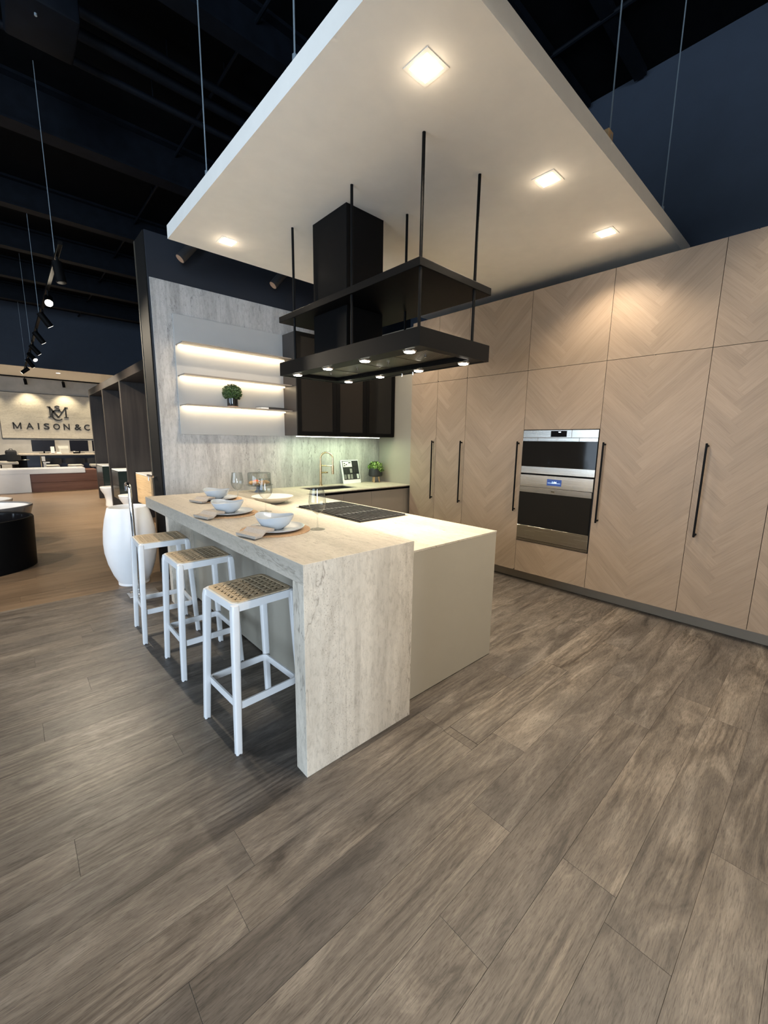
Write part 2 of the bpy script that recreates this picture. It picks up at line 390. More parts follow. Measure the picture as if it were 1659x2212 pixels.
# ------------------------------------------------------------------ floor
floor = thing('floor', None, None, (0, 0, -0.02), kind='structure')
B().box(-6.4, 3.94, -6.9, 3.32, -0.06, -0.004).obj('subfloor', 'floor_base', floor)
rows = [-0.21-0.182*k for k in range(8)]; rows = [-0.21+0.182*k for k in range(20, 0, -1)] + rows
ends_known = {(-0.574): 0.455, (-0.756): 0.027, (-1.302): 0.955, (-0.392): 0.89}
rr = random.Random(3)
for yt in rows:
    y1, y0 = yt, yt-0.182
    if y0 > 3.3: continue
    k = [v for a, v in ends_known.items() if abs(a-y1) < 0.02]
    Lp = 1.52
    if abs(y1+0.21) < 0.02: cuts = [-1.6, -0.45, 0.705, 0.757, 1.79, 3.31]
    elif abs(y1-(-0.028)) < 0.02: cuts = [-1.6, -0.35, 0.714, 1.42, 2.6, 3.31]
    else:
        st = (k[0] if k else rr.uniform(-0.6, 0.9)); cuts = [st]
        while cuts[0] > -2.2: cuts.insert(0, cuts[0]-Lp)
        while cuts[-1] < 3.31: cuts.append(min(cuts[-1]+Lp, 3.31))
    ytop = min(y1, 3.3)
    for a, b in zip(cuts, cuts[1:]):
        g = 0.0004
        if b-a < 0.02: continue
        if b-a < 0.1 or (abs(y1+0.21) < 0.02 and 0.7 < a < 1.0): g = 0.0013
        q = B(); q.box(a+g, b-g, y0+g, ytop-g, -0.004, 0.0, 0.0003, 1)
        q.obj('plank', 'floor_oak', floor)
# showroom floor behind the kitchen wall line: brown boards, seen from afar
brown = thing('floor_showroom', None, None, (0, 10, 0), kind='structure')
B().box(-6.4, 3.94, 3.32, 16.7, -0.06, -0.004).obj('subfloor', 'floor_base', brown)
y = 3.3
while y < 16.6:
    x = -3.2 - rr.uniform(0, 1.2)
    yy = min(y+0.18, 16.65)
    if y < 7.3:
        while x < 1.6:
            x2 = x+1.5
            B().box(x+0.0006, x2-0.0006, y+0.0006, yy-0.0006, -0.004, 0.0).obj('plank', 'floor_brown', brown)
            x = x2
    y = yy
B().box(-6.4, 3.9, 7.26, 16.65, -0.004, -0.0002).obj('far_boards', 'floor_brown', brown)
# ------------------------------------------------------------------ walls and ceiling
struct(B().box(3.94, 4.04, -6.9, 16.75, 0, CEIL).obj('wall_right', 'navy'))
struct(B().box(-6.5, -6.4, -6.9, 16.75, 0, CEIL).obj('wall_left', 'navy'))
struct(B().box(-6.4, 3.94, 16.65, 16.75, 0, CEIL).obj('wall_back', 'lobby_wall'))
struct(B().box(-6.4, 3.94, 13.6, 16.65, 3.38, 3.48).obj('ceiling_lobby', 'white_panel'))
struct(B().box(-6.4, 3.94, 13.55, 13.62, 3.36, CEIL).obj('wall_bulkhead', 'navy'))
struct(B().box(-6.5, 4.04, -7.0, 16.75, CEIL, CEIL+0.1).obj('ceiling', 'ceil'))
struct(B().box(-0.9, 3.94, -7.0, -6.9, 0, CEIL).obj('wall_front', 'navy'))
struct(B().box(-0.85, 3.94, -2.15, -2.0, 0, 3.4).obj('wall_added_light_block', 'white_panel'))  # added unseen wall: blocks daylight on the right, bounces warm fill light
# kitchen back wall: block behind the stone, dark header above it
struct(B().box(0.317, 3.94, YW, 3.62, 0, 3.457, 0.002, 1).obj('wall_kitchen', 'navy_dark'))
struct(B().box(0.3045, 0.3165, 3.285, 3.598, 0, 3.45).obj('trim_2', plain('black_brown_board', (0.010, 0.0095, 0.009), 0.8, spec=0.15)))
struct(B().box(0.300, 0.3165, 3.60, 3.63, 0, 3.45).obj('trim_1', plain('bronze_trim', (0.07, 0.06, 0.045), 0.7, spec=0.2)))
struct(B().box(0.330, XS+0.02, YW-0.012, YW-0.0005, 0, 3.042, 0.001, 1).obj('wall_stone_cladding', 'wall_stone'))
# ceiling joists, pipes and conduit under the deck
for yj, dep, th in ((2.25, 0.30, 0.16), (4.45, 0.42, 0.20), (6.6, 0.34, 0.16), (8.3, 0.34, 0.16), (10.0, 0.34, 0.16), (11.8, 0.34, 0.16)):
    q = B(); q.box(-6.3, 3.9, yj-th/2, yj+th/2, CEIL-0.03, CEIL-0.001); q.box(-6.3, 3.9, yj-0.006, yj+0.006, CEIL-dep, CEIL-0.03); q.box(-6.3, 3.9, yj-th/2, yj+th/2, CEIL-dep-0.02, CEIL-dep)
    struct(q.obj('ceiling_joist', 'ceil_steel'))
for yj in (-0.9, 0.30, 0.8):
    q = B(); q.box(1.0, 3.9, yj-0.05, yj+0.05, CEIL-0.06, CEIL-0.001); struct(q.obj('ceiling_joist', 'ceil_steel'))
for i, (yj, z, r) in enumerate(((3.02, 4.78, 0.035), (3.30, 4.82, 0.045), (3.52, 4.74, 0.03))):
    q = B(); q.cyl((-6.3, yj, z), (3.9, yj, z), r, n=12)
    for xx in (-2.5, 0.55, 2.3): q.cyl((xx, yj, z+r), (xx, yj, CEIL-0.001), 0.006, n=6)
    q.obj('ceiling_pipe', 'ceil_steel', smooth=True, label=('black sprinkler pipe nearest the floating panel', 'thickest black pipe of the three under the ceiling', 'thin black pipe beside the deep ceiling beam')[i], cat='pipe', group='pipes under the black ceiling')
q = B(); q.cyl((1.01, 1.9, 4.86), (1.01, 13.5, 4.86), 0.016, n=8)
for yy in (2.9, 5.5, 8.1): q.cyl((1.01, yy, 4.87), (1.01, yy, CEIL-0.001), 0.008, n=6)
q.obj('ceiling_conduit', 'ceil_steel', label='thin black conduit crossing the ceiling beams at left', cat='conduit')
q = B(); q.cyl((3.09, -1.5, 4.9), (3.09, 3.0, 4.9), 0.02, n=8); q.cyl((3.09, 0.3, 4.9), (3.09, 0.3, CEIL-0.001), 0.008, n=6)
q.obj('ceiling_conduit', 'ceil_steel', label='black conduit over the right side of the floating panel', cat='conduit')
ab = thing('ceiling_speaker_box', 'black box hung from the ceiling in the upper left corner', 'ceiling box', (-0.35, 2.75, 4.35))
B().box(-0.56, -0.16, 2.55, 3.0, 4.35, 4.62, 0.02, 2).obj('body', 'ceil_steel', ab, True)
B().cyl((-0.36, 2.8, 4.62), (-0.36, 2.8, CEIL-0.001), 0.02, n=8).obj('hanger', 'ceil_steel', ab)
B().cyl((-0.40, 2.66, 4.335), (-0.40, 2.66, 4.352), 0.008, n=10).obj('indicator_lamp', 'cable', ab)

# ------------------------------------------------------------------ floating ceiling panel with recessed downlights
PXL, PYN, PYF, PXR = 0.306, -0.303, 2.535, 3.75
fp = thing('floating_ceiling_panel', 'white floating ceiling panel hung on cables above the island', 'ceiling panel', ((PXL+PXR)/2, 1.1, ZP))
lights = [(0.687, 0.026), (1.816, 0.026), (2.767, 0.026), (0.687, 2.236), (1.816, 2.236), (2.767, 2.236)]
# slab with square holes for the lights: built from strips
q = B(); hs = 0.058
xs = [PXL]+sorted({v for l in lights for v in (l[0]-hs, l[0]+hs)})+[PXR]; ys = [PYN]+sorted({v for l in lights for v in (l[1]-hs, l[1]+hs)})+[PYF]
vt = {}
def gv(i, j, z):
    if (i, j, z) not in vt: vt[(i, j, z)] = q.bm.verts.new((xs[i], ys[j], z))
    return vt[(i, j, z)]
Z0, Z1 = ZP, ZP+0.1
def hole(i, j): return any(abs((xs[i]+xs[i+1])/2-l[0]) < 0.02 and abs((ys[j]+ys[j+1])/2-l[1]) < 0.02 for l in lights)
for i in range(len(xs)-1):
    for j in range(len(ys)-1):
        q.bm.faces.new((gv(i, j, Z1), gv(i+1, j, Z1), gv(i+1, j+1, Z1), gv(i, j+1, Z1)))
        if not hole(i, j): q.bm.faces.new((gv(i, j, Z0), gv(i, j+1, Z0), gv(i+1, j+1, Z0), gv(i+1, j, Z0)))
nx, ny = len(xs)-1, len(ys)-1
for i in range(nx):
    q.bm.faces.new((gv(i, 0, Z0), gv(i+1, 0, Z0), gv(i+1, 0, Z1), gv(i, 0, Z1))); q.bm.faces.new((gv(i, ny, Z0), gv(i, ny, Z1), gv(i+1, ny, Z1), gv(i+1, ny, Z0)))
for j in range(ny):
    q.bm.faces.new((gv(0, j, Z0), gv(0, j, Z1), gv(0, j+1, Z1), gv(0, j+1, Z0))); q.bm.faces.new((gv(nx, j, Z0), gv(nx, j+1, Z0), gv(nx, j+1, Z1), gv(nx, j, Z1)))
q.obj('slab', 'white_panel', fp)
for (x, y) in ((0.32, 1.651), (0.32, 0.513), (1.897, -0.29), (2.952, -0.29)):
    q = B(); q.cyl((x, y, ZP+0.1), (x, y, CEIL-0.001), 0.0045, n=8); q.cyl((x, y, ZP+0.1), (x, y, ZP+0.13), 0.012, n=10)
    q.obj('suspension_cable', 'cable', fp)
B().box(1.86, 1.925, -0.30, -0.27, ZP+0.1, ZP+0.15, 0.003, 1).obj('timber_block', 'oak_leg', fp, label='small timber block at the cable')
dl_names = ['square downlight at the near tip of the floating panel', 'square downlight midway along the right edge of the floating panel', 'square downlight nearest the tall cabinets', 'square downlight at the far left corner of the floating panel', 'square downlight behind the hood duct', 'square downlight in the far right part of the panel']
for (x, y), lb in zip(lights, dl_names):
    t = thing('recessed_downlight', lb, 'downlight', (x, y, ZP), 'square downlights in the floating panel')
    q = B()
    a, b = hs+0.014, hs-0.004
    for (x0, x1, y0, y1) in ((-a, a, -a, -b), (-a, a, b, a), (-a, -b, -b, b), (b, a, -b, b)): q.box(x+x0, x+x1, y+y0, y+y1, ZP-0.003, ZP-0.0002)
    q.obj('trim_frame', 'white_panel', t)
    q = B(); b0 = hs-0.004; b1 = 0.045
    for k in range(4):
        c = [(-1, -1), (1, -1), (1, 1), (-1, 1)]; p, r_ = c[k], c[(k+1) % 4]
        q.bm.faces.new([q.bm.verts.new((x+p[0]*b0, y+p[1]*b0, ZP-0.001)), q.bm.verts.new((x+r_[0]*b0, y+r_[1]*b0, ZP-0.001)), q.bm.verts.new((x+r_[0]*b1, y+r_[1]*b1, ZP+0.03)), q.bm.verts.new((x+p[0]*b1, y+p[1]*b1, ZP+0.03))])
    q.obj('baffle', 'white_panel', t)
    B().box(x-b1, x+b1, y-b1, y+b1, ZP+0.028, ZP+0.034).obj('lens', 'lens', t)
    d = bpy.data.lights.new('lens_glow', 'POINT'); d.energy = 0.35; d.color = WARM; d.shadow_soft_size = 0.03; o = bpy.data.objects.new('lens_glow', d); COL.objects.link(o); o.parent = t; o.location = (0, 0, -0.05)  # added point lamp, brightens the panel around each downlight
    spot('downlight_lamp', (x, y, ZP+0.015), 42, 124, 0.6, WARM, t, 0.035)

# ------------------------------------------------------------------ tall cabinets with herringbone veneer
def clip(poly, x0, x1, z0, z1):
    for ax, lim, sg in ((0, x0, 1), (0, x1, -1), (1, z0, 1), (1, z1, -1)):
        out = []
        for i in range(len(poly)):
            p, r_ = poly[i], poly[(i+1) % len(poly)]
            dp, dr = sg*(p[ax]-lim), sg*(r_[ax]-lim)
            if dp >= 0: out.append(p)
            if dp*dr < 0:
                t = dp/(dp-dr); out.append((p[0]+t*(r_[0]-p[0]), p[1]+t*(r_[1]-p[1])))
        poly = out
        if len(poly) < 3: return []
    return poly
SW = 0.083
def herring(door, ya, yb, z0, z1):
    """strips of veneer on the face of a door lying in the plane x = XC"""
    cy, hz = (ya+yb)/2, z0+rr.uniform(-0.06, 0.06)
    s2 = math.sqrt(2); L = 4.0
    def P(u, v): return (cy+(u-v)/s2, hz+(u+v)/s2)     # u: up and right(+y), v: up and left
    n = int((z1-z0+1.0)/SW)+8
    for k in range(-12, n):
        for side in (0, 1):
            if side == 0: quad = [P(k*SW, k*SW), P((k+1)*SW, k*SW), P((k+1)*SW, k*SW+L), P(k*SW, k*SW+L)]
            else: quad = [P((k+1)*SW, k*SW), P((k+1)*SW+L, k*SW), P((k+1)*SW+L, (k+1)*SW), P((k+1)*SW, (k+1)*SW)]
            pl = clip(quad, ya, yb, z0, z1)
            if len(pl) < 3: continue
            ar = abs(sum(pl[i][0]*pl[(i+1) % len(pl)][1]-pl[(i+1) % len(pl)][0]*pl[i][1] for i in range(len(pl))))/2
            if ar < 2e-4: continue
            q = B(); q.prism([(XC, p[0], p[1]) for p in pl], (0.0025, 0, 0))
            q.obj('veneer_strip', 'veneer_a' if side == 0 else 'veneer_b', door)
SEAM = [-1.583, -1.126, -0.669, 0.0856, 0.8475, 1.609, 2.058, 2.506]
unit_labels = ['tall oak veneer cabinet at the right edge of the view', 'narrow tall oak veneer cabinet right of the longest black handle', 'wide tall oak cabinet directly right of the ovens', 'oak cabinet housing the microwave and oven', 'wide tall oak cabinet directly left of the ovens', 'narrow tall oak cabinet, second left of the ovens', 'narrow tall oak cabinet nearest the sink counter']
handles = {1: 0.085-0.13, 2: 0, 4: 0, 5: 0, 6: 0}
G = 0.0018
def door_panel(t, ya, yb, z0, z1):
    d = B().box(XC+0.0025, XC+0.022, ya+G, yb-G, z0+G, z1-G).obj('door', 'carcass', t)
    herring(d, ya+G, yb-G, z0+G, z1-G)
    return d
def handle(d, y, side):
    q = B(); x = XC-0.040
    q.box(x-0.007, x+0.007, y-0.007, y+0.007, 0.780, 1.528, 0.002, 1)
    for z in (0.80, 1.508): q.cyl((x, y+side*0.004, z), (XC+0.001, y+side*0.004, z), 0.008, n=12)
    q.obj('handle', 'black', d, label='long black bar handle')
for i in range(7):
    ya, yb = SEAM[i], SEAM[i+1]
    t = thing('tall_cabinet', unit_labels[i], 'cabinet', (XC+0.3, (ya+yb)/2, 0), 'tall oak cabinets along the right wall')
    q = B()
    if i == 3:
        q.box(XC+0.023, 3.93, ya+0.001, yb-0.001, 1.645, ZT); q.box(XC+0.023, 3.93, ya+0.001, yb-0.001, ZK, 0.466); q.box(3.85, 3.93, ya+0.001, yb-0.001, 0.466, 1.645)
    else: q.box(XC+0.023, 3.93, ya+0.001, yb-0.001, ZK, ZT)
    q.obj('body', 'carcass', t)
    if i == 3:
        door_panel(t, ya, yb, ZH, ZT); door_panel(t, ya, yb, 1.648, ZH); door_panel(t, ya, yb, ZK, 0.462)
    else:
        door_panel(t, ya, yb, ZH, ZT); d = door_panel(t, ya, yb, ZK, ZH)
        if i in (1, 2): handle(d, yb-0.055, -1)
        if i == 4: handle(d, ya+0.044, 1)
        if i in (5, 6): handle(d, ya+0.034, 1)
struct(B().box(XK, XK+0.02, -1.6, 2.506, 0, ZK+0.002).obj('baseboard_right', 'kick'))
struct(B().box(XS, 3.93, 2.508, YW-0.013, 0, ZT).obj('wall_side_panel', 'taupe'))

# ------------------------------------------------------------------ microwave and wall oven
XO = XC-0.004
mw = thing('built_in_microwave', 'stainless microwave with black glass door above the oven', 'microwave', (XC+0.25, 0.467, 1.198))
Y0, Y1 = 0.092, 0.846
B().box(XC+0.016, 3.70, Y0, Y1, 1.198, 1.643).obj('body', 'black_matt', mw)
q = B(); q.box(XO, XC+0.015, 0.340, Y1, 1.568, 1.642, 0.0015, 1); q.obj('control_panel', 'steel', mw)
B().box(XO, XC+0.015, Y0, 0.338, 1.568, 1.642, 0.0015, 1).obj('side_panel', 'steel', mw)
for a, b in ((0.682, Y1), (0.264, 0.680), (Y0, 0.262)): B().box(XO-0.002, XC+0.015, a, b, 1.531, 1.566, 0.0015, 1).obj('handle_rail', 'steel', mw)
B().box(XO+0.001, XC+0.015, Y0+0.001, Y1-0.001, 1.272, 1.529).obj('door_glass', 'smoked', mw)
B().box(XO, XC+0.015, Y0, Y1, 1.199, 1.271, 0.0015, 1).obj('lower_rail', 'steel', mw)
dsp = B().box(XO-0.0008, XO+0.002, 0.388, 0.548, 1.575, 1.634).obj('display', 'black_gloss', mw)
B().box(XO-0.0014, XO-0.0008, 0.447, 0.470, 1.618, 1.627).obj('digits', 'digits', dsp)
for yy in (0.366, 0.357):
    for zz in (1.59, 1.605, 1.62): B().cyl((XO-0.0008, yy, zz), (XO+0.001, yy, zz), 0.002, n=8).obj('button', 'kick', mw)
for yy in (0.71, 0.69):
    for zz in (1.59, 1.605, 1.62): B().cyl((XO-0.0008, yy, zz), (XO+0.001, yy, zz), 0.002, n=8).obj('button', 'kick', mw)
ov = thing('wall_oven', 'stainless built-in oven with black glass door and blue clock', 'oven', (XC+0.25, 0.467, 0.466))
B().box(XC+0.016, 3.84, Y0, Y1, 0.470, 1.186).obj('body', 'black_matt', ov)
B().box(XO, XC+0.015, Y0+0.004, Y1+0.002, 1.058, 1.183, 0.0015, 1).obj('control_panel', 'steel', ov)
B().box(XO-0.003, XC+0.015, Y0+0.008, Y1, 0.998, 1.055, 0.0015, 1).obj('handle_rail', 'steel', ov)
B().box(XO-0.001, XC+0.015, Y0+0.008, Y1, 0.638, 0.997).obj('door_glass', 'smoked', ov)
B().box(XO-0.003, XC+0.015, Y0+0.004, Y1, 0.494, 0.637, 0.0015, 1).obj('lower_panel', 'steel', ov)
for k in range(3): B().box(XO, XC+0.015, Y0, Y1, 0.468+0.008*k, 0.4735+0.008*k).obj('vent_slat', 'steel', ov)
d2 = B().box(XO-0.0008, XO+0.002, 0.399, 0.549, 1.086, 1.151).obj('display', 'display', ov)
def text(name, body, size, mat, loc, rot, parent=None, ext=0.0005, sx=1.0, off=0.0, **kw):
    c = bpy.data.curves.new(name, 'FONT'); c.body = body; c.size = size; c.extrude = ext; c.align_x = 'CENTER'; c.align_y = 'CENTER'; c.resolution_u = 3; c.offset = off
    t = bpy.data.objects.new('tmp', c); COL.objects.link(t); dg = bpy.context.evaluated_depsgraph_get()
    me = bpy.data.meshes.new_from_object(t.evaluated_get(dg)); bpy.data.objects.remove(t); bpy.data.curves.remove(c)
    me.transform(Matrix.LocRotScale(Vector(loc)-(ORG[parent.name] if parent else Vector()), rot, Vector((sx, 1, 1))))
    me.materials.clear(); me.materials.append(MT[mat]); me.name = name
    o = bpy.data.objects.new(name, me); COL.objects.link(o)
    if parent: o.parent = parent; ORG[o.name] = ORG[parent.name]
    else: ORG[o.name] = Vector()
    tag(o, **kw); return o
from mathutils import Euler
faceX = Euler((R(90), 0, R(-90))).to_quaternion()
text('digits', '1:04', 0.030, 'digits', (XO-0.0016, 0.474, 1.119), faceX, d2)
B().box(XO-0.0014, XO-0.0008, 0.41, 0.54, 1.112, 1.1135).obj('display_line', 'digits', d2)
q = B(); q.cyl((XO-0.0045, 0.478, 1.0265), (XO-0.002, 0.478, 1.0265), 0.011, n=20); q.bm.transform(Matrix.Translation((0, 0.478, 0))@Matrix.Diagonal((1, 2.6, 1, 1))@Matrix.Translation((0, -0.478, 0)))
nb = q.obj('nameplate', 'chrome', ov, True)
text('lettering', 'WOLF', 0.0125, 'black', (XO-0.0049, 0.478, 1.0265), faceX, nb)
text('lettering', 'WOLF', 0.011, 'kick', (XO-0.0028, 0.478, 1.5485), faceX, mw)

# ------------------------------------------------------------------ bar with waterfall leg
bar = thing('breakfast_bar', 'travertine breakfast bar with waterfall end leg', 'bar counter', (BW/2, 1.3, 0))
q = B()
prof = [(0, 0, 0), (0, 0, BH), (0, BL, BH), (0, BL, BH-BT), (0, BT, BH-BT), (0, BT, 0)]
q = B(); q.box(0, BW, 0, BL, BH-BT, BH, 0.0012, 1); q.obj('slab', 'trav_bar', bar)
q = B(); q.box(0, BW, 0.0004, BT, 0, BH-BT-0.0002, 0.0012, 1); q.obj('waterfall_leg', 'trav_z', bar)
q = B(); q.box(0.0003, BW-0.0003, -0.0006, 0.0004, BH-BT-0.002, BH-0.0012); q.obj('mitred_face', 'trav_z', bar)
q = B(); q.box(0.146, 0.358, BL-BT, BL-0.005, 0, BH-BT-0.0002, 0.0012, 1); q.obj('support_leg', 'trav_z', bar)

# ------------------------------------------------------------------ peninsula units, counter, sink run
pen = thing('peninsula_cabinet', 'taupe peninsula cabinet block with plain end panel behind the bar', 'cabinet', (1.1, 1.3, 0))
B().box(0.362, BW-0.001, BT+0.01, BL-BT-0.002, 0.06, BH-BT-0.002).obj('bar_side_body', 'taupe_dark', pen)
for a, b in ((0.1, 0.36), (0.363, 1.06), (1.063, 1.76), (1.763, BL-BT-0.003)): B().box(0.350, 0.362, a, b, 0.012, BH-BT-0.004, 0.001, 1).obj('back_panel', 'taupe', pen)
B().box(BW+0.001, 1.56, PY+0.03, YC, 0.0, PH-0.04).obj('body', 'taupe_dark', pen)
B().box(BW+0.002, PX-0.001, PY, PY+0.028, 0.006, PH-0.013, 0.001, 1).obj('end_panel', 'taupe', pen)
for i in range(4):
    a = PY+0.03+i*0.607; B().box(1.561, PX-0.002, a+0.001, a+0.605, 0.1, PH-0.05, 0.001, 1).obj('door', 'taupe', pen)
# L-shaped countertop with a sink cut-out and cooktop cut-out, quads between grid lines
SX0, SX1, SY0, SY1 = 1.825, 2.49, 2.745, 3.10
CX0, CX1, CY0, CY1 = 1.01, 1.52, 0.88, 1.79
ct = B(); xs = [BW+0.001, CX0, CX1, PX, SX0, SX1, XS-0.001]; ys = [PY-0.001, CY0, CY1, YC, SY0, SY1, YW-0.013]
T0, T1 = PH-0.012, PH
def inside(i, j):
    xm, ym = (xs[i]+xs[i+1])/2, (ys[j]+ys[j+1])/2
    if xm > PX and ym < YC: return False
    if SX0 < xm < SX1 and SY0 < ym < SY1: return False
    if CX0 < xm < CX1 and CY0 < ym < CY1: return False
    return True
vt = {}
def cv(i, j, z):
    if (i, j, z) not in vt: vt[(i, j, z)] = ct.bm.verts.new((xs[i], ys[j], z))
    return vt[(i, j, z)]
for i in range(6):
    for j in range(6):
        if not inside(i, j): continue
        ct.bm.faces.new((cv(i, j, T1), cv(i+1, j, T1), cv(i+1, j+1, T1), cv(i, j+1, T1))); ct.bm.faces.new((cv(i, j, T0), cv(i, j+1, T0), cv(i+1, j+1, T0), cv(i+1, j, T0)))
        for di, dj, a, b in ((-1, 0, (i, j+1), (i, j)), (1, 0, (i+1, j), (i+1, j+1)), (0, -1, (i, j), (i+1, j)), (0, 1, (i+1, j+1), (i, j+1))):
            ii, jj = i+di, j+dj
            if not (0 <= ii < 6 and 0 <= jj < 6 and inside(ii, jj)):
                ct.bm.faces.new((cv(*a, T0), cv(*b, T0), cv(*b, T1), cv(*a, T1)))
ct.obj('countertop', 'trav_y', label='pale travertine countertop running from the peninsula round to the sink', cat='countertop')
labs = ['taupe base cabinet under the sink beside the peninsula', 'taupe base cabinet right of the sink cabinet', 'taupe base cabinet next to the tall oak cabinets', 'narrow taupe filler cabinet in the right corner of the sink counter']
for (a, b), lb in zip(((1.582, 2.119), (2.119, 2.566), (2.566, 3.161), (3.161, XS-0.002)), labs):
    t = thing('base_cabinet', lb, 'cabinet', ((a+b)/2, 2.9, 0), 'base cabinets of the sink run')
    z1 = 0.62 if a < 2.5 else PH-0.014
    B().box(a+0.001, b-0.001, YC+0.042, YW-0.014, 0.1, z1).obj('body', 'taupe_dark', t)
    B().box(a+0.0012, b-0.0012, YC+0.018, YC+0.040, 0.1, PH-0.045, 0.001, 1).obj('door', 'taupe_dark', t)  # bronze taupe, darker than the panels, with the fronts' shade put in
    B().box(a+0.001, b-0.001, YC+0.042, YC+0.06, 0.0, 0.0985).obj('toe_kick', 'kick', t)
    B().box(a+0.0012, b-0.0012, YC+0.030, YC+0.0405, PH-0.044, PH-0.0135).obj('finger_channel', 'black', t)
sk = thing('sink', 'black undermount sink in the travertine counter', 'sink', ((SX0+SX1)/2, (SY0+SY1)/2, PH-0.22))
q = B(); th = 0.006
q.box(SX0-th, SX1+th, SY0-th, SY0, PH-0.22, PH-0.0125); q.box(SX0-th, SX1+th, SY1, SY1+th, PH-0.22, PH-0.0125); q.box(SX0-th, SX0, SY0, SY1, PH-0.22, PH-0.0125); q.box(SX1, SX1+th, SY0, SY1, PH-0.22, PH-0.0125); q.box(SX0-th, SX1+th, SY0-th, SY1+th, PH-0.226, PH-0.22)
q.obj('bowl', 'black_matt', sk)
B().lathe(((SX0+SX1)/2, (SY0+SY1)/2, PH-0.22), [(0, 0.002), (0.02, 0.002), (0.042, 0.004), (0.045, 0.0)], 24).obj('drain', 'steel', sk, True)
# faucet
fx, fy = 2.205, 3.19
fc = thing('kitchen_faucet', 'champagne brass spring faucet behind the sink', 'faucet', (fx, fy, PH))
B().cyl((fx, fy, PH), (fx, fy, PH+0.012), 0.026, n=24).obj('base_ring', 'brass', fc, True)
arc = [(fx, fy, PH+0.29)]+[(fx+0.058*(1-math.cos(a)), fy-0.058*(1-math.cos(a)), PH+0.36+0.082*math.sin(a)) for a in [math.pi*k/12 for k in range(13)]]+[(fx+0.116, fy-0.116, PH+0.25)]
B().cyl((fx, fy, PH+0.012), (fx, fy, PH+0.29), 0.016, n=20).obj('column', 'brass', fc, True)
B().tube(arc, 0.0115, 12).obj('spout_hose', 'brass', fc, True)
B().cyl((fx+0.116, fy-0.116, PH+0.27), (fx+0.116, fy-0.116, PH+0.155), 0.0165, n=16).obj('spray_head', 'brass', fc, True)
B().tube([(fx, fy, PH+0.265), (fx+0.116, fy-0.116, PH+0.265)], 0.007, 8).obj('support_arm', 'brass', fc, True)
B().tube([(fx+0.012, fy-0.012, PH+0.175), (fx+0.07, fy-0.07, PH+0.178)], 0.011, 10).obj('lever', 'brass', fc, True)

# ------------------------------------------------------------------ cooktop
ck = thing('gas_cooktop', 'steel and cast iron gas cooktop set into the peninsula', 'cooktop', ((CX0+CX1)/2, (CY0+CY1)/2, PH-0.03))
q = B(); q.box(CX0+0.0005, CX1-0.0005, CY0+0.0005, CY1-0.0005, PH-0.03, PH-0.006); q.obj('tray', 'steel', ck)
q = B()
for (x0, x1, y0, y1) in ((CX0, CX1, CY0, CY0+0.012), (CX0, CX1, CY1-0.012, CY1), (CX0, CX0+0.012, CY0+0.012, CY1-0.012), (CX1-0.012, CX1, CY0+0.012, CY1-0.012)): q.box(x0+0.001*(x0 == CX0), x1-0.001*(x1 == CX1), y0+0.001*(y0 == CY0), y1-0.001*(y1 == CY1), PH-0.0055, PH+0.003)
q.obj('rim', 'steel', ck)
for c in range(3):
    ya = CY0+0.016+c*0.2935; yb = ya+0.289
    g = B(); g.box(CX0+0.018, CX1-0.018, ya, ya+0.012, PH, PH+0.016, 0.002, 1); g = g.obj('grate', 'black_matt', ck)
    B().box(CX0+0.018, CX1-0.018, yb-0.012, yb, PH, PH+0.016, 0.002, 1).obj('cross_bar', 'black_matt', g)
    for k in range(12):
        x = CX0+0.024+k*(CX1-CX0-0.048-0.012)/11
        B().box(x, x+0.012, ya+0.0125, yb-0.0125, PH+0.004, PH+0.017, 0.002, 1).obj('grate_bar', 'black_matt', g)
for (x, y, r_) in ((1.14, 1.03, 0.04), (1.39, 1.03, 0.048), (1.265, 1.335, 0.055), (1.14, 1.64, 0.048), (1.39, 1.64, 0.04)):
    b_ = B().lathe((x, y, PH-0.006), [(0, 0), (r_*1.3, 0), (r_*1.3, 0.003), (r_, 0.006), (r_, 0.009), (0, 0.009)], 24).obj('burner', 'chrome', ck, True)
    B().lathe((x, y, PH+0.003), [(0, 0), (r_*0.7, 0), (r_*0.68, 0.004), (0, 0.005)], 24).obj('burner_cap', 'black_matt', b_, True)

# ------------------------------------------------------------------ island range hood
HX0, HX1, HY0, HY1, HZ0, HZ1 = 0.945, 1.632, 0.263, 1.889, 2.05, 2.155
hd = thing('range_hood', 'black island range hood with shelf, duct and hanging rods', 'range hood', (1.29, 1.08, HZ0))
q = B(); e = 0.02
for (x0, x1, y0, y1) in ((HX0, HX1, HY0, HY0+e), (HX0, HX1, HY1-e, HY1), (HX0, HX0+e, HY0+e, HY1-e), (HX1-e, HX1, HY0+e, HY1-e)): q.box(x0, x1, y0, y1, HZ0, HZ1)
q.box(HX0+e, HX1-e, HY0+e, HY1-e, HZ1-0.02, HZ1)
q.obj('canopy', 'black', hd)
fl = 0.135
q = B()
for (x0, x1, y0, y1) in ((HX0+e, HX0+fl, HY0+e, HY1-e), (HX1-fl, HX1-e, HY0+e, HY1-e), (HX0+fl, HX1-fl, HY0+e, HY0+0.07), (HX0+fl, HX1-fl, HY1-0.07, HY1-e)): q.box(x0, x1, y0, y1, HZ0+0.004, HZ0+0.01)
q.obj('light_flange', 'black', hd)
q = B()
for (x0, x1, y0, y1) in ((HX0+fl, HX0+fl+0.01, HY0+0.07, HY1-0.07), (HX1-fl-0.01, HX1-fl, HY0+0.07, HY1-0.07), (HX0+fl+0.01, HX1-fl-0.01, HY0+0.07, HY0+0.08), (HX0+fl+0.01, HX1-fl-0.01, HY1-0.08, HY1-0.07)): q.box(x0, x1, y0, y1, HZ0+0.01, HZ0+0.045)
q.obj('filter_recess', 'black', hd)
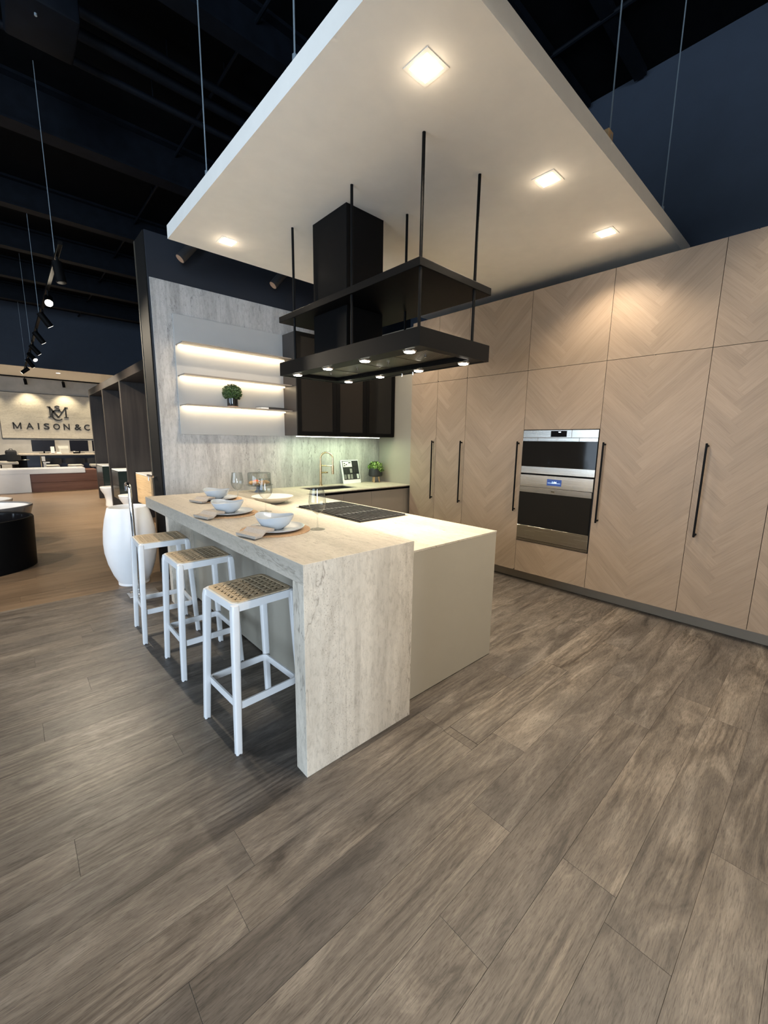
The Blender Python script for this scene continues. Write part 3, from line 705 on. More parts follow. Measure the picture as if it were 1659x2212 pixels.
nf = 4; fy0, fy1 = HY0+0.082, HY1-0.082
for k in range(nf):
    a = fy0+(fy1-fy0)*k/nf+0.003; b = fy0+(fy1-fy0)*(k+1)/nf-0.003
    f_ = B().box(HX0+fl+0.012, HX1-fl-0.012, a, b, HZ0+0.036, HZ0+0.044).obj('filter', 'steel_dark', hd)
    q = B(); n_ = 26
    for j in range(n_):
        yy = a+0.01+(b-a-0.02)*j/n_; q.box(HX0+fl+0.03, HX1-fl-0.03, yy, yy+(b-a-0.02)/n_*0.5, HZ0+0.031, HZ0+0.0358)
    q.obj('filter_ribs', 'steel_dark', f_, kind='stuff')
    B().cyl(((HX0+HX1)/2, (a+b)/2, HZ0+0.036), ((HX0+HX1)/2, (a+b)/2, HZ0+0.018), 0.009, n=12).obj('pull_knob', 'steel', f_, True)
for x in (1.02, 1.555):
    for y in (0.415, 0.84, 1.285, 1.725):
        l_ = B().cyl((x, y, HZ0+0.0035), (x, y, HZ0-0.004), 0.043, 0.039, n=24).obj('lamp', 'chrome', hd, True)
        B().cyl((x, y, HZ0-0.0042), (x, y, HZ0-0.0072), 0.034, 0.031, n=24).obj('lens', 'hood_lens', l_, True)
        spot('hood_lamp', (x, y, HZ0-0.02), 27, 72, 0.8, (1.0, 0.88, 0.66), hd, 0.022)
for y in (0.93, 1.05): B().cyl((HX1-0.045, y, HZ0+0.0035), (HX1-0.045, y, HZ0-0.022), 0.008, 0.006, n=12).obj('control_knob', 'steel', hd, True)
SHX0, SHX1, SHY0, SHY1, SHZ0, SHZ1 = 0.940, 1.634, 0.272, 1.873, 2.472, 2.518
B().box(SHX0, SHX1, SHY0, SHY1, SHZ0, SHZ1, 0.003, 2).obj('shelf', 'black', hd)
DX0, DX1, DY0, DY1 = 1.052, 1.40, 1.09, 1.515
B().box(DX0, DX1, DY0, DY1, HZ1-0.002, SHZ0, 0.002, 1).obj('lower_duct', 'black', hd)
B().box(DX0, DX1, DY0, DY1, SHZ1, ZP, 0.002, 1).obj('upper_duct', 'black', hd)
for x in (0.962, 1.468):
    for y in (0.288, 0.912, 1.66):
        B().cyl((x, y, HZ1-0.002), (x, y, ZP), 0.0095, n=12).obj('hanging_rod', 'black', hd, True)

# ------------------------------------------------------------------ wall shelf unit, upper cabinets
YB = YW-0.013
ws = thing('wall_shelf_panel', 'grey wall panel with three lit glass-edge shelves on the stone wall', 'wall shelf', (1.12, YB, 1.555))
B().box(0.513, 1.738, YB-0.018, YB, 1.555, 2.745, 0.001, 1).obj('back_panel', 'taupe_dark' if False else plain('grey_lacquer', (0.42, 0.41, 0.39), 0.5, var=0.015), ws)
for z in (2.440, 2.137, 1.843):
    s_ = B().box(0.520, 1.718, 3.03, YB-0.0185, z, z+0.012, 0.001, 1).obj('shelf', plain('bronze_shelf', (0.24, 0.205, 0.17), 0.35, var=0.03), ws)
    B().box(0.535, 1.705, YB-0.085, YB-0.03, z-0.007, z-0.0005).obj('led_strip', 'led_warm', s_)
UY = 2.928
ud = ['black glass wall cabinet beside the lit shelves', 'black glass wall cabinet in the middle above the sink', 'black glass wall cabinet at the right end above the counter']
ux = [1.722, 2.285, 2.775, 3.298]
for i in range(3):
    a, b = ux[i], ux[i+1]
    t = thing('glass_wall_cabinet', ud[i], 'wall cabinet', ((a+b)/2, (UY+YB)/2, 1.565), 'black glass wall cabinets above the sink')
    B().box(a+0.0005, b-0.0005, UY+0.024, YB-0.001, 1.565, 2.745, 0.001, 1).obj('body', plain('bronze_black', (0.045, 0.036, 0.031), 0.4), t)
    f_ = 0.045
    q = B()
    for (x0, x1, z0, z1) in ((a, b, 1.57, 1.57+f_), (a, b, 2.74-f_, 2.74), (a, a+f_+0.012, 1.57+f_, 2.74-f_), (b-f_-0.012, b, 1.57+f_, 2.74-f_)): q.box(x0+0.001*(x0 == a), x1-0.001*(x1 == b), UY, UY+0.022, z0, z1)
    d_ = q.obj('door_frame', 'black', t)
    B().box(a+f_+0.012, b-f_-0.012, UY+0.006, UY+0.012, 1.57+f_, 2.74-f_).obj('door_glass', 'smoked', d_)
for a, b, lb in ((1.70+0.03, 2.345, 'long lit LED bar under the wall cabinets at left'), (2.36, 3.05, 'lit LED bar under the wall cabinets at right')):
    t = thing('under_cabinet_light', lb, 'LED light', ((a+b)/2, UY+0.05, 1.55), 'LED bars under the wall cabinets')
    B().box(a, b, UY+0.03, UY+0.07, 1.557, 1.5648).obj('profile', 'steel', t); B().box(a+0.005, b-0.005, UY+0.033, UY+0.067, 1.5515, 1.5568).obj('diffuser', 'led_green', t)
    d = bpy.data.lights.new('led_bar', 'AREA'); d.shape = 'RECTANGLE'; d.size = b-a; d.size_y = 0.03; d.energy = 3.6*(b-a); d.color = (0.74, 1.0, 0.58)
    o = bpy.data.objects.new('led_bar', d); COL.objects.link(o); o.parent = t; o.location = Vector(((a+b)/2, UY+0.05, 1.549))-ORG[t.name]

# ------------------------------------------------------------------ bar stools
def rrect(hx, hy, r, n=5):
    pts = []
    for cx_, cy_, a0 in ((hx-r, hy-r, 0), (-hx+r, hy-r, 90), (-hx+r, -hy+r, 180), (hx-r, -hy+r, 270)):
        for k in range(n+1):
            a = R(a0+90*k/n); pts.append((cx_+r*math.cos(a), cy_+r*math.sin(a)))
    return pts
def ring(q, outer, inner, z0, z1):
    n = len(outer); V = q.bm.verts.new
    A = [V((x, y, z0)) for x, y in outer]; Bv = [V((x, y, z1)) for x, y in outer]; C = [V((x, y, z0)) for x, y in inner]; D = [V((x, y, z1)) for x, y in inner]
    for i in range(n):
        j = (i+1) % n
        q.bm.faces.new((A[i], A[j], Bv[j], Bv[i])); q.bm.faces.new((C[j], C[i], D[i], D[j])); q.bm.faces.new((Bv[i], Bv[j], D[j], D[i])); q.bm.faces.new((A[j], A[i], C[i], C[j]))
def make_stool():
    t = thing('bar_stool', 'x', 'bar stool', (0, 0, 0), 'white bar stools at the travertine bar')
    for sx in (-1, 1):
        for sy in (-1, 1):
            q = B(); lv = []
            for (px_, z, h_) in ((0.186, 0.0, 0.016), (0.158, 0.715, 0.019), (0.155, 0.742, 0.017), (0.149, 0.752, 0.010)):
                sec = rrect(h_, h_, 0.008, 3)
                lv.append([q.bm.verts.new((sx*px_+x, sy*px_+y_, z)) for x, y_ in sec])
            for a, b in zip(lv, lv[1:]):
                for i in range(len(a)): q.bm.faces.new((a[i], a[(i+1) % len(a)], b[(i+1) % len(a)], b[i]))
            q.bm.faces.new(list(reversed(lv[0]))); q.bm.faces.new(lv[-1])
            lg = q.obj('leg', 'white_metal', t, True)
            B().cyl((sx*0.186, sy*0.186, -0.0), (sx*0.186, sy*0.186, 0.004), 0.0175, n=12).obj('foot_pad', 'black_matt', lg)
    q = B(); ring(q, rrect(0.168, 0.168, 0.03), rrect(0.145, 0.145, 0.022), 0.712, 0.751); q.obj('seat_frame', 'white_metal', t, True)
    q = B(); ring(q, rrect(0.171, 0.171, 0.032), rrect(0.162, 0.162, 0.024), 0.214, 0.252); q.obj('footrest_ring', 'white_metal', t, True)
    q = B()
    o_ = rrect(0.157, 0.157, 0.03); i_ = rrect(0.138, 0.138, 0.02); ring(q, o_, i_, 0.749, 0.7555)
    q.obj('cane_border', 'cane', t, True)
    q = B(); n = 15; st = 0.276/n; wd = st*0.56
    for k in range(n):
        c = -0.138+st*(k+0.5)
        q.box(c-wd/2, c+wd/2, -0.139, 0.139, 0.7505+0.0012*(k % 2), 0.7530+0.0012*(k % 2))
        q.box(-0.139, 0.139, c-wd/2, c+wd/2, 0.7517-0.0012*(k % 2), 0.7542-0.0012*(k % 2))
    q.obj('cane_webbing', 'cane', t, kind='stuff')
    B().box(-0.144, 0.144, -0.144, 0.144, 0.722, 0.728).obj('seat_base', plain('dark_cane_backing', (0.24, 0.165, 0.095), 0.8), t)
    return t
st0 = make_stool()
spots_ = [((0.005, 0.545, 0), 'nearest white bar stool with cane seat, beside the waterfall leg'), ((0.012, 1.36, 0), 'middle white bar stool with cane seat of the three'), ((-0.045, 2.04, 0), 'farthest white bar stool with cane seat, by the white basin')]
for i, (p, lb) in enumerate(spots_):
    o = st0 if i == 0 else copy_tree(st0)
    o.location = p; o['label'] = lb; o.rotation_euler[2] = R((3, 0, -3)[i])

# ------------------------------------------------------------------ place settings
BZ = BH+0.0004
def wavy(amp, ph):
    def f(r, z, th):
        if z < 0.02: return r, z
        return r*(1+0.05*math.cos(2*(th-ph))), z*(1+amp*math.cos(2*(th-ph)+0.4)+amp*0.5*math.cos(3*th))
    return f
sets = [((0.235, 0.682), 'nearest', 0.43, 0.548), ((0.236, 1.362), 'middle', 0.472, 1.281), ((0.43, 2.085), 'farthest', 0.525, 1.89)]
pos_lab = ['nearest the waterfall corner', 'in the middle of the bar', 'nearest the stone wall']
for i, ((cx, cy), nm, gx, gy) in enumerate(sets):
    pr_ = []
    n = 13
    for k in range(n):
        r0 = 0.195*(k+0.02)/n; r1 = 0.195*(k+0.5)/n; pr_ += [(max(r0, 0.0), 0.0034), (r1, 0.0056)]
    pr_ += [(0.195, 0.0036), (0.194, 0.0), (0, 0)]
    B().lathe((cx, cy, BZ), pr_, 48).obj('placemat', 'mat_weave', None, True, 'round woven placemat %s' % pos_lab[i], 'placemat', 'placemats on the bar', angle=60)
    px_, py_ = cx+0.005, cy-0.012; z = BZ+0.0058
    B().lathe((px_, py_, z), [(0, 0), (0.10, 0), (0.147, 0.012), (0.152, 0.018), (0.146, 0.019), (0.102, 0.006), (0, 0.005)], 48, fn=lambda r, zz, th: (r*(1+0.012*math.cos(3*th)), zz)).obj('dinner_plate', 'plate', None, True, 'pale blue stoneware plate %s' % pos_lab[i], 'plate', 'plates on the bar')
    bx, by = px_-0.012, py_+0.006
    B().lathe((bx, by, z+0.0065), [(0, 0), (0.045, 0), (0.075, 0.022), (0.095, 0.055), (0.103, 0.075), (0.099, 0.076), (0.088, 0.052), (0.068, 0.025), (0.04, 0.008), (0, 0.007)], 48, fn=wavy(0.08, R((135, 140, 130)[i]))).obj('soup_bowl', 'plate', None, True, 'pale blue wavy rimmed bowl %s' % pos_lab[i], 'bowl', 'bowls on the bar')
    # folded napkin, tucked under the bowl and hanging off the plate edge
    q = B(); ang = R((192, 192, 196)[i])
    ux_, uy_ = math.cos(ang), math.sin(ang); vx_, vy_ = -uy_, ux_
    def PN(u, v, zz): return (px_+ux_*u+vx_*v, py_-0.03+uy_*u+vy_*v, zz)
    path = [(0.100, 0.0258), (0.115, 0.0262), (0.135, 0.0268), (0.158, 0.0268), (0.170, 0.018), (0.184, 0.0085), (0.198, 0.0065), (0.228, 0.0058)]
    for lay in range(3):
        top, bot = [], []
        for (u, zz) in path:
            wv = 0.066+0.002*lay+0.012*(u/0.2)
            zl = z+zz+lay*0.0048-0.005
            top.append([q.bm.verts.new(PN(u, -wv, zl+0.0041)), q.bm.verts.new(PN(u, wv, zl+0.0041))]); bot.append([q.bm.verts.new(PN(u, -wv, zl)), q.bm.verts.new(PN(u, wv, zl))])
        for a in range(len(path)-1):
            q.bm.faces.new((top[a][0], top[a+1][0], top[a+1][1], top[a][1])); q.bm.faces.new((bot[a][1], bot[a+1][1], bot[a+1][0], bot[a][0]))
            for s_ in (0, 1): q.bm.faces.new((top[a][s_], top[a+1][s_], bot[a+1][s_], bot[a][s_]))
        for a in (0, -1): q.bm.faces.new((top[a][0], top[a][1], bot[a][1], bot[a][0]))
    q.obj('napkin', 'linen', None, False, 'folded taupe linen napkin %s' % pos_lab[i], 'napkin', 'napkins on the bar')
    g = thing('wine_glass', 'empty wine glass %s' % pos_lab[i], 'wine glass', (gx, gy, BZ), 'wine glasses on the bar')
    B().lathe((gx, gy, BZ), [(0, 0.0), (0.042, 0.0), (0.042, 0.0015), (0.02, 0.004), (0.0055, 0.011), (0.0038, 0.03), (0.0038, 0.075), (0.006, 0.09), (0, 0.0905)], 32).obj('stem', 'glass', g, True)
    out = [(0.0045, 0.0895), (0.018, 0.097), (0.036, 0.114), (0.048, 0.138), (0.0505, 0.160), (0.047, 0.190), (0.041, 0.222), (0.0385, 0.238)]
    inn = [(r_-0.0012, z_+0.0004) for r_, z_ in reversed(out[1:])]
    B().lathe((gx, gy, BZ), [(0, 0.089)]+out+inn+[(0, 0.094)], 40).obj('bowl', 'glass', g, True, angle=60)

# wide cream bowl, cake stand with pastries
B().lathe((0.975, 2.16, PH+0.0003), [(0, 0), (0.07, 0), (0.11, 0.012), (0.165, 0.04), (0.195, 0.067), (0.19, 0.068), (0.158, 0.046), (0.10, 0.02), (0, 0.012)], 56).obj('serving_bowl', 'cream_bowl', None, True, 'wide cream serving bowl on the counter behind the cooktop', 'bowl')
cx, cy = 1.255, 3.02
cs = thing('cake_stand', 'glass domed cake stand on a slate blue foot by the stone wall', 'cake stand', (cx, cy, PH))
B().lathe((cx, cy, PH), [(0, 0), (0.06, 0), (0.055, 0.01), (0.035, 0.03), (0.035, 0.06), (0.05, 0.07), (0, 0.07)], 32).obj('pedestal', 'slate', cs, True)
B().lathe((cx, cy, PH+0.07), [(0, 0), (0.135, 0.006), (0.15, 0.012), (0.148, 0.016), (0.13, 0.011), (0, 0.008)], 40).obj('tray', 'glass', cs, True)
B().lathe((cx, cy, PH+0.084), [(0.128, 0), (0.128, 0.13), (0.122, 0.14), (0.012, 0.142), (0.012, 0.139), (0.120, 0.137), (0.1255, 0.128), (0.1255, 0)], 40, close=True).obj('dome', 'glass', cs, True)
B().lathe((cx, cy, PH+0.226), [(0, 0), (0.008, 0), (0.008, 0.01), (0.017, 0.018), (0.017, 0.03), (0, 0.038)], 20).obj('knob', 'glass', cs, True)
pl_ = ['golden croissant at the left under the glass dome', 'golden croissant at the right under the glass dome', 'round bread roll at the front under the glass dome', 'pastry with a red filling at the back under the glass dome']
for k, (dx, dy, rz) in enumerate(((-0.062, 0.012, 20), (0.062, 0.0, -30), (-0.005, -0.072, 0), (0.0, 0.078, 80))):
    q = B()
    if k < 2:
        pts = [(0.055*math.cos(R(a)), 0.035*math.sin(R(a))-0.01, 0.024) for a in range(0, 181, 15)]
        rad = [0.006+0.018*math.sin(R(a))*(1.0 if (a//15) % 2 else 0.88) for a in range(0, 181, 15)]
        q.tube(pts, rad, 10)
    else: q.lathe((0, 0, 0), [(0, 0), (0.03, 0.004), (0.042, 0.02), (0.036, 0.04), (0.018, 0.052), (0, 0.055)], 20, fn=lambda r, z_, th: (r*(1+0.08*math.cos(5*th)), z_))
    q.rot(Matrix.Translation((cx+dx, cy+dy, PH+0.0832))@Matrix.Rotation(R(rz), 4, 'Z'))
    q.obj('pastry', 'pastry' if k != 3 else plain('red_jam_pastry', (0.55, 0.12, 0.04), 0.5, var=0.5, scale=40), None, True, pl_[k], 'pastry', 'pastries under the glass dome')

# sample board leaning on the wall
sb = thing('sample_board', 'white framed board of colour swatches leaning on the stone wall', 'sample board', (2.74, 3.24, PH))
bw, bh = 0.325, 0.335
tilt = Matrix.Translation((2.735, 3.175, PH+0.001))@Matrix.Rotation(R(3), 4, 'Z')@Matrix.Rotation(R(-13), 4, 'X')
def bpart(name, x0, x1, z0, z1, y0, y1, mat, parent=sb):
    q = B(); q.box(x0, x1, y0, y1, z0, z1, 0.0008, 1); q.rot(tilt); return q.obj(name, mat, parent)
bpart('frame', -bw/2, bw/2, 0, bh, 0.0, 0.012, 'white_matt')
inn_ = bpart('swatch_field', -bw/2+0.022, bw/2-0.012, 0.055, bh-0.012, -0.003, 0.0002, 'black_matt')
bpart('card', -bw/2+0.03, 0.03, 0.235, bh-0.02, -0.005, -0.0028, 'paper', inn_)
cols = [((0.16, 0.16, 0.155), -0.115), ((0.32, 0.31, 0.28), -0.055), ((0.24, 0.235, 0.22), 0.0), ((0.03, 0.03, 0.032), 0.06), ((0.6, 0.6, 0.58), 0.115)]
for c, x in cols: bpart('swatch', x-0.02, x+0.02, 0.065, 0.13, -0.006, -0.0028, plain('swatch_colour', c, 0.5), inn_)
bpart('swatch', -0.02, 0.02, 0.15, 0.21, -0.006, -0.0028, plain('swatch_colour', (0.3, 0.29, 0.27), 0.5), inn_)
for x in (-0.09, 0.06, 0.11): bpart('swatch', x-0.02, x+0.02, 0.15, 0.21, -0.006, -0.0028, plain('swatch_colour', (0.02, 0.021, 0.022), 0.5), inn_)
bpart('swatch', 0.045, 0.13, 0.24, 0.31, -0.006, -0.0028, plain('swatch_colour', (0.018, 0.019, 0.02), 0.5), inn_)
for k, (x, z) in enumerate(((-0.105, 0.285), (-0.07, 0.27), (-0.105, 0.255), (-0.02, 0.295))): bpart('print_block', x-0.012, x+0.012+(0.02 if k == 3 else 0), z-0.007, z+0.007, -0.0056, -0.0049, 'black_matt', inn_)

# plants
def leaves(q, c, rad, n, size, seed, squash=1.0, droop=0.0, lo=-1.0):
    r_ = random.Random(seed)
    for _ in range(n):
        while True:
            d = Vector((r_.gauss(0, 1), r_.gauss(0, 1), r_.gauss(0, 1))).normalized()
            if d.z > lo: break
        p = Vector(c)+Vector((d.x*rad, d.y*rad, d.z*rad*squash))*r_.uniform(0.78, 1.04)
        nrm = (d+Vector((r_.gauss(0, .45), r_.gauss(0, .45), r_.gauss(0, .45)))).normalized()
        u = nrm.orthogonal().normalized(); u = Matrix.Rotation(r_.uniform(0, 6.28), 3, nrm)@u; v = nrm.cross(u); s_ = size*r_.uniform(0.7, 1.25)
        a, b, cc, e_ = p-u*s_, p+v*s_*0.45+nrm*s_*0.12, p+u*s_, p-v*s_*0.45+nrm*s_*0.12
        q.bm.faces.new([q.bm.verts.new(x) for x in (a, b, cc, e_)])
sx_, sy_, sz_ = 1.035, 3.14, 1.8555
tp = thing('topiary_plant', 'round boxwood plant in a glossy black pot on the lowest shelf', 'potted plant', (sx_, sy_, sz_))
B().lathe((sx_, sy_, sz_), [(0, 0), (0.052, 0), (0.056, 0.012), (0.056, 0.095), (0.052, 0.095), (0.05, 0.08), (0, 0.08)], 32).obj('pot', 'black_gloss', tp, True)
B().lathe((sx_, sy_, sz_), [(0.0568, 0.0), (0.0568, 0.012), (0.0562, 0.012), (0.0562, 0.0)], 32, close=True).obj('copper_band', 'lens_off', tp, True)
q = B(); leaves(q, (sx_, sy_, sz_+0.155), 0.102, 1500, 0.011, 5, 0.88, lo=-0.72); leaves(q, (sx_, sy_, sz_+0.155), 0.088, 700, 0.013, 6, 0.88, lo=-0.7)
q.obj('foliage', 'leaf', tp, kind='stuff')
hx, hy = 3.115, 3.12
hp = thing('potted_herb', 'leafy green plant in a black pot on wooden legs in the counter corner', 'potted plant', (hx, hy, PH))
for k in range(3):
    a = R(90+120*k); B().cyl((hx+0.062*math.cos(a), hy+0.062*math.sin(a), PH), (hx+0.045*math.cos(a), hy+0.045*math.sin(a), PH+0.095), 0.0085, 0.012, n=12).obj('leg', 'oak_leg', hp, True)
B().lathe((hx, hy, PH+0.085), [(0, 0), (0.085, 0.002), (0.1, 0.012), (0.104, 0.03), (0.092, 0.125), (0.087, 0.125), (0.085, 0.11), (0, 0.11)], 36).obj('pot', 'black_matt', hp, True)
q = B(); leaves(q, (hx, hy, PH+0.225), 0.10, 260, 0.028, 9, 0.75, lo=-0.45); leaves(q, (hx+0.03, hy-0.06, PH+0.19), 0.06, 60, 0.026, 10, 0.8, lo=-0.6); leaves(q, (hx, hy, PH+0.225), 0.07, 120, 0.03, 12, 0.75, lo=-0.3)
q.obj('foliage', 'leaf_light', hp, kind='stuff')
# books on the lowest shelf
bk = thing('book', 'flat black book with white page edges on the lowest shelf', 'book', (1.5, 3.13, 1.8555))
B().box(1.335, 1.665, 3.07, 3.215, 1.8556, 1.8586).obj('cover', 'black_matt', bk); B().box(1.335, 1.665, 3.07, 3.215, 1.8776, 1.8806).obj('cover', 'black_matt', bk)
B().box(1.337, 1.66, 3.073, 3.21, 1.8587, 1.8775).obj('pages', 'paper', bk); B().box(1.43, 1.664, 3.068, 3.0725, 1.8587, 1.8775).obj('spine', 'black_matt', bk)

# spotlights over the header, lamps unlit, aimed at the wall
for x, lb in ((0.565, 'black cylinder spotlight above the stone wall at left'), (1.535, 'black cylinder spotlight above the stone wall behind the hood')):
    t = thing('cylinder_spotlight', lb, 'spotlight', (x, 3.08, 3.2), 'unlit spotlights on the dark header')
    a = Vector((x, 3.08, 3.21)); b = a+Vector((0.64, -0.06, 0.77))*0.3
    d = (b-a).normalized()
    B().cyl(a, b, 0.045, n=24).obj('housing', plain('grey_black_housing', (0.03, 0.03, 0.032), 0.5), t, True); B().cyl(a-d*0.004, a+d*0.002, 0.041, n=24).obj('lens', 'lens_off', t, True)
    B().tube([a+(b-a)*0.7, a+(b-a)*0.7+Vector((0, 0.08, 0)), (a.x+(b.x-a.x)*0.7, YW, a.z+(b.z-a.z)*0.7)], 0.012, 8).obj('bracket', 'black', t)

# ------------------------------------------------------------------ white pedestal basin and its floor tap
bx, by = 0.0, 3.42
ps = thing('pedestal_basin', 'tall white barrel shaped pedestal basin behind the stools', 'basin', (bx, by, 0))
B().lathe((bx, by, 0), [(0, 0.0), (0.135, 0.0), (0.142, 0.006), (0.142, 0.03), (0.132, 0.034), (0, 0.034)], 48).obj('plinth', 'white_matt', ps, True)
B().lathe((bx, by, 0.034), [(0, 0), (0.14, 0.0), (0.178, 0.08), (0.215, 0.2), (0.236, 0.32), (0.24, 0.42), (0.232, 0.54), (0.212, 0.66), (0.182, 0.775), (0.176, 0.782), (0.168, 0.778), (0.165, 0.76), (0.15, 0.70), (0.08, 0.66), (0, 0.65)], 64).obj('body', 'white_matt', ps, True)
fx, fy = -0.045, 2.99
ft = thing('floor_tap', 'chrome floor-standing tap in front of the white basin', 'floor tap', (fx, fy, 0))
B().box(fx-0.09, fx+0.16, fy-0.06, fy+0.09, 0.0, 0.012, 0.003, 2).obj('base_plate', plain('grey_steel_plate', (0.4, 0.38, 0.36), 0.35, 0.6), ft, True)
B().cyl((fx, fy, 0.012), (fx, fy, 0.06), 0.03, n=20).obj('base_collar', 'chrome', ft, True)
path = [(fx, fy, 0.05), (fx, fy, 1.03)]+[(fx, fy+0.05*(1-math.cos(a)), 1.03+0.05*math.sin(a)) for a in [R(15*k) for k in range(1, 7)]]+[(fx, fy+0.12, 1.08)]+[(fx, fy+0.12+0.03*math.sin(a), 1.08-0.03*(1-math.cos(a))) for a in [R(30*k) for k in range(1, 4)]]+[(fx, fy+0.15, 1.01)]
B().tube(path, 0.0165, 14).obj('spout_pipe', 'chrome', ft, True)
B().tube([(fx-0.05, fy-0.02, 0.012), (fx-0.05, fy-0.02, 0.05), (fx-0.08, fy-0.03, 0.05)], 0.009, 8).obj('valve', 'chrome', ft, True)
# chrome robe hook on the wall end
tb = thing('chrome_holder', 'chrome tubular holder on the dark wall end beside the basin', 'holder', (0.27, 3.5, 1.09))
B().cyl((0.262, 3.44, 1.105), (0.262, 3.66, 1.105), 0.012, n=14).obj('bar', 'chrome', tb, True); B().cyl((0.262, 3.48, 1.105), (0.316, 3.48, 1.105), 0.009, n=12).obj('wall_mount', 'chrome', tb, True); B().cyl((0.262, 3.63, 1.105), (0.262, 3.63, 1.05), 0.006, n=10).obj('hook', 'chrome', tb, True)

# ------------------------------------------------------------------ tubs at the left edge
def tub(cx, cy, a, b, h, mat_out, mat_in, label, taper=0.97):
    t = thing('freestanding_tub', label, 'bathtub', (cx, cy, 0), 'freestanding tubs at the left edge')
    el = lambda r, z, th: (r*a*b/math.sqrt((b*math.cos(th))**2+(a*math.sin(th))**2), z)
    B().lathe((cx, cy, 0), [(0, 0), (taper, 0), (1.0, h*0.97), (0.99, h), (0.955, h), (0.945, h*0.97), (0.90, 0.13), (0, 0.1)], 72, fn=el).obj('shell', mat_out, t, True)
    B().lathe((cx, cy, 0), [(0.9445, h*0.965), (0.896, 0.135), (0, 0.105), (0, 0.11), (0.88, 0.14), (0.9395, h*0.968)], 72, fn=el, close=False).obj('liner', mat_in, t, True)
    B().lathe((cx+a*0.5, cy, 0.112), [(0, 0.0), (0.03, 0), (0.03, 0.005), (0, 0.006)], 16).obj('drain', 'chrome', t, True)
    return t
tub(-1.42, 5.02, 0.72, 0.58, 0.585, 'black', 'black_gloss', 'black oval tub cut by the left edge')
tub(-1.40, 6.35, 0.74, 0.55, 0.56, plain('grey_lacquer_tub', (0.16, 0.165, 0.175), 0.3), 'white', 'grey oval tub standing just behind the black tub', 0.8)
tub(-1.62, 7.7, 0.75, 0.5, 0.5, 'white_matt', 'white', 'white oval tub beyond the grey tub', 0.8)

# ------------------------------------------------------------------ bathroom display bays
FX, FZ = 0.74, 2.64
bay = thing('display_bay', 'dark walnut partition with open bathroom display bays', 'partition', (1.2, 8.3, 0))
for y in (5.55, 7.37, 9.17, 10.97): B().box(FX, 1.62, y-0.045, y+0.045, 0, FZ-0.14, 0.002, 1).obj('fin', 'fin', bay)
B().box(FX, 1.62, 5.505, 11.015, FZ-0.1395, FZ, 0.002, 1).obj('header', 'fin', bay)
for a, b in ((5.596, 7.324), (7.416, 9.124), (9.216, 10.924)): B().box(1.60, 1.62, a, b, 0, FZ-0.14).obj('back_panel', 'fin', bay)
def vanity(x, ya, yb, z0, mat, label):
    t = thing('wall_vanity', label, 'vanity', (x+0.25, (ya+yb)/2, z0), 'vanities in the display bays')
    B().box(x, 1.598, ya, yb, z0, 0.862, 0.002, 1).obj('body', mat, t); B().box(x-0.012, 1.598, ya-0.01, yb+0.01, 0.864, 0.885, 0.003, 1).obj('top', 'white', t)
    zm = (z0+0.862)/2
    for a, b in ((z0+0.004, zm-0.002), (zm+0.002, 0.858)): B().box(x-0.014, x-0.0005, ya+0.003, yb-0.003, a, b, 0.001, 1).obj('drawer', mat, t)
    B().lathe(((x+1.5)/2, (ya+yb)/2, 0.8855), [(0, 0.002), (0.16, 0.004), (0.19, 0.02), (0.195, 0.02), (0.17, 0.0), (0, 0.0)], 28).obj('basin', 'white', t, True)
vanity(0.865, 6.2, 7.25, 0.335, 'ash', 'pale ash vanity with white top in the nearest bay')
vanity(0.70, 7.93, 8.57, 0.30, 'green_black', 'dark green vanity with white top in the middle bay')
vanity(0.705, 9.74, 10.52, 0.36, 'green_black', 'dark green vanity with white top in the farthest bay')
def toilet(x, y, label):
    t = thing('toilet', label, 'toilet', (x, y, 0), 'toilets in the display bays')
    f_ = lambda r, z, th: (r*(1.0+0.35*max(0, -math.cos(th))), z)
    B().lathe((x+0.2, y, 0), [(0, 0), (0.125, 0), (0.128, 0.02), (0.12, 0.12), (0.14, 0.26), (0.18, 0.36), (0.185, 0.40), (0, 0.40)], 36, fn=f_).obj('bowl', 'white', t, True)
    B().lathe((x+0.2, y, 0.402), [(0, 0), (0.187, 0), (0.19, 0.012), (0.187, 0.03), (0, 0.034)], 36, fn=f_).obj('lid', 'white', t, True)
    B().box(x+0.34, x+0.56, y-0.18, y+0.18, 0.1, 0.72, 0.02, 2).obj('cistern', 'white', t, True)
toilet(0.62, 9.46, 'white toilet in front of the farthest bay'); toilet(0.665, 7.66, 'white toilet half hidden behind the chrome tap')

# ------------------------------------------------------------------ lobby: sign wall, desk, display bath
SY = 16.645
sg = thing('sign_panel', 'beige travertine sign panel with dark raised lettering', 'sign', (0.4, SY, 1.455))
B().box(-0.93, 2.0, SY-0.03, SY, 1.455, 2.90, 0.002, 1).obj('panel', 'lobby_stone', sg)
q = B()
for (x0, x1, z0, z1) in ((-0.945, 2.015, 1.44, 1.4545), (-0.945, 2.015, 2.9005, 2.915), (-0.945, -0.9305, 1.4545, 2.9005), (2.0005, 2.015, 1.4545, 2.9005)): q.box(x0, x1, SY-0.034, SY, z0, z1)
q.obj('frame', 'black_matt', sg)
faceY = Euler((R(90), 0, 0)).to_quaternion()
def letter(ch, x0, x1):
    t = text('letter', ch, 0.285, 'black_matt', ((x0+x1)/2, SY-0.045, 1.855), faceY, sg, 0.012, off=0.0045)
    me = t.data; xs_ = [v.co.x for v in me.vertices]; zs_ = [v.co.z for v in me.vertices]
    o_ = ORG[sg.name]
    for v in me.vertices:
        v.co.x = (x0-o_.x)+(v.co.x-min(xs_))/(max(xs_)-min(xs_))*(x1-x0)
        v.co.z = (1.755-o_.z)+(v.co.z-min(zs_))/(max(zs_)-min(zs_))*0.2
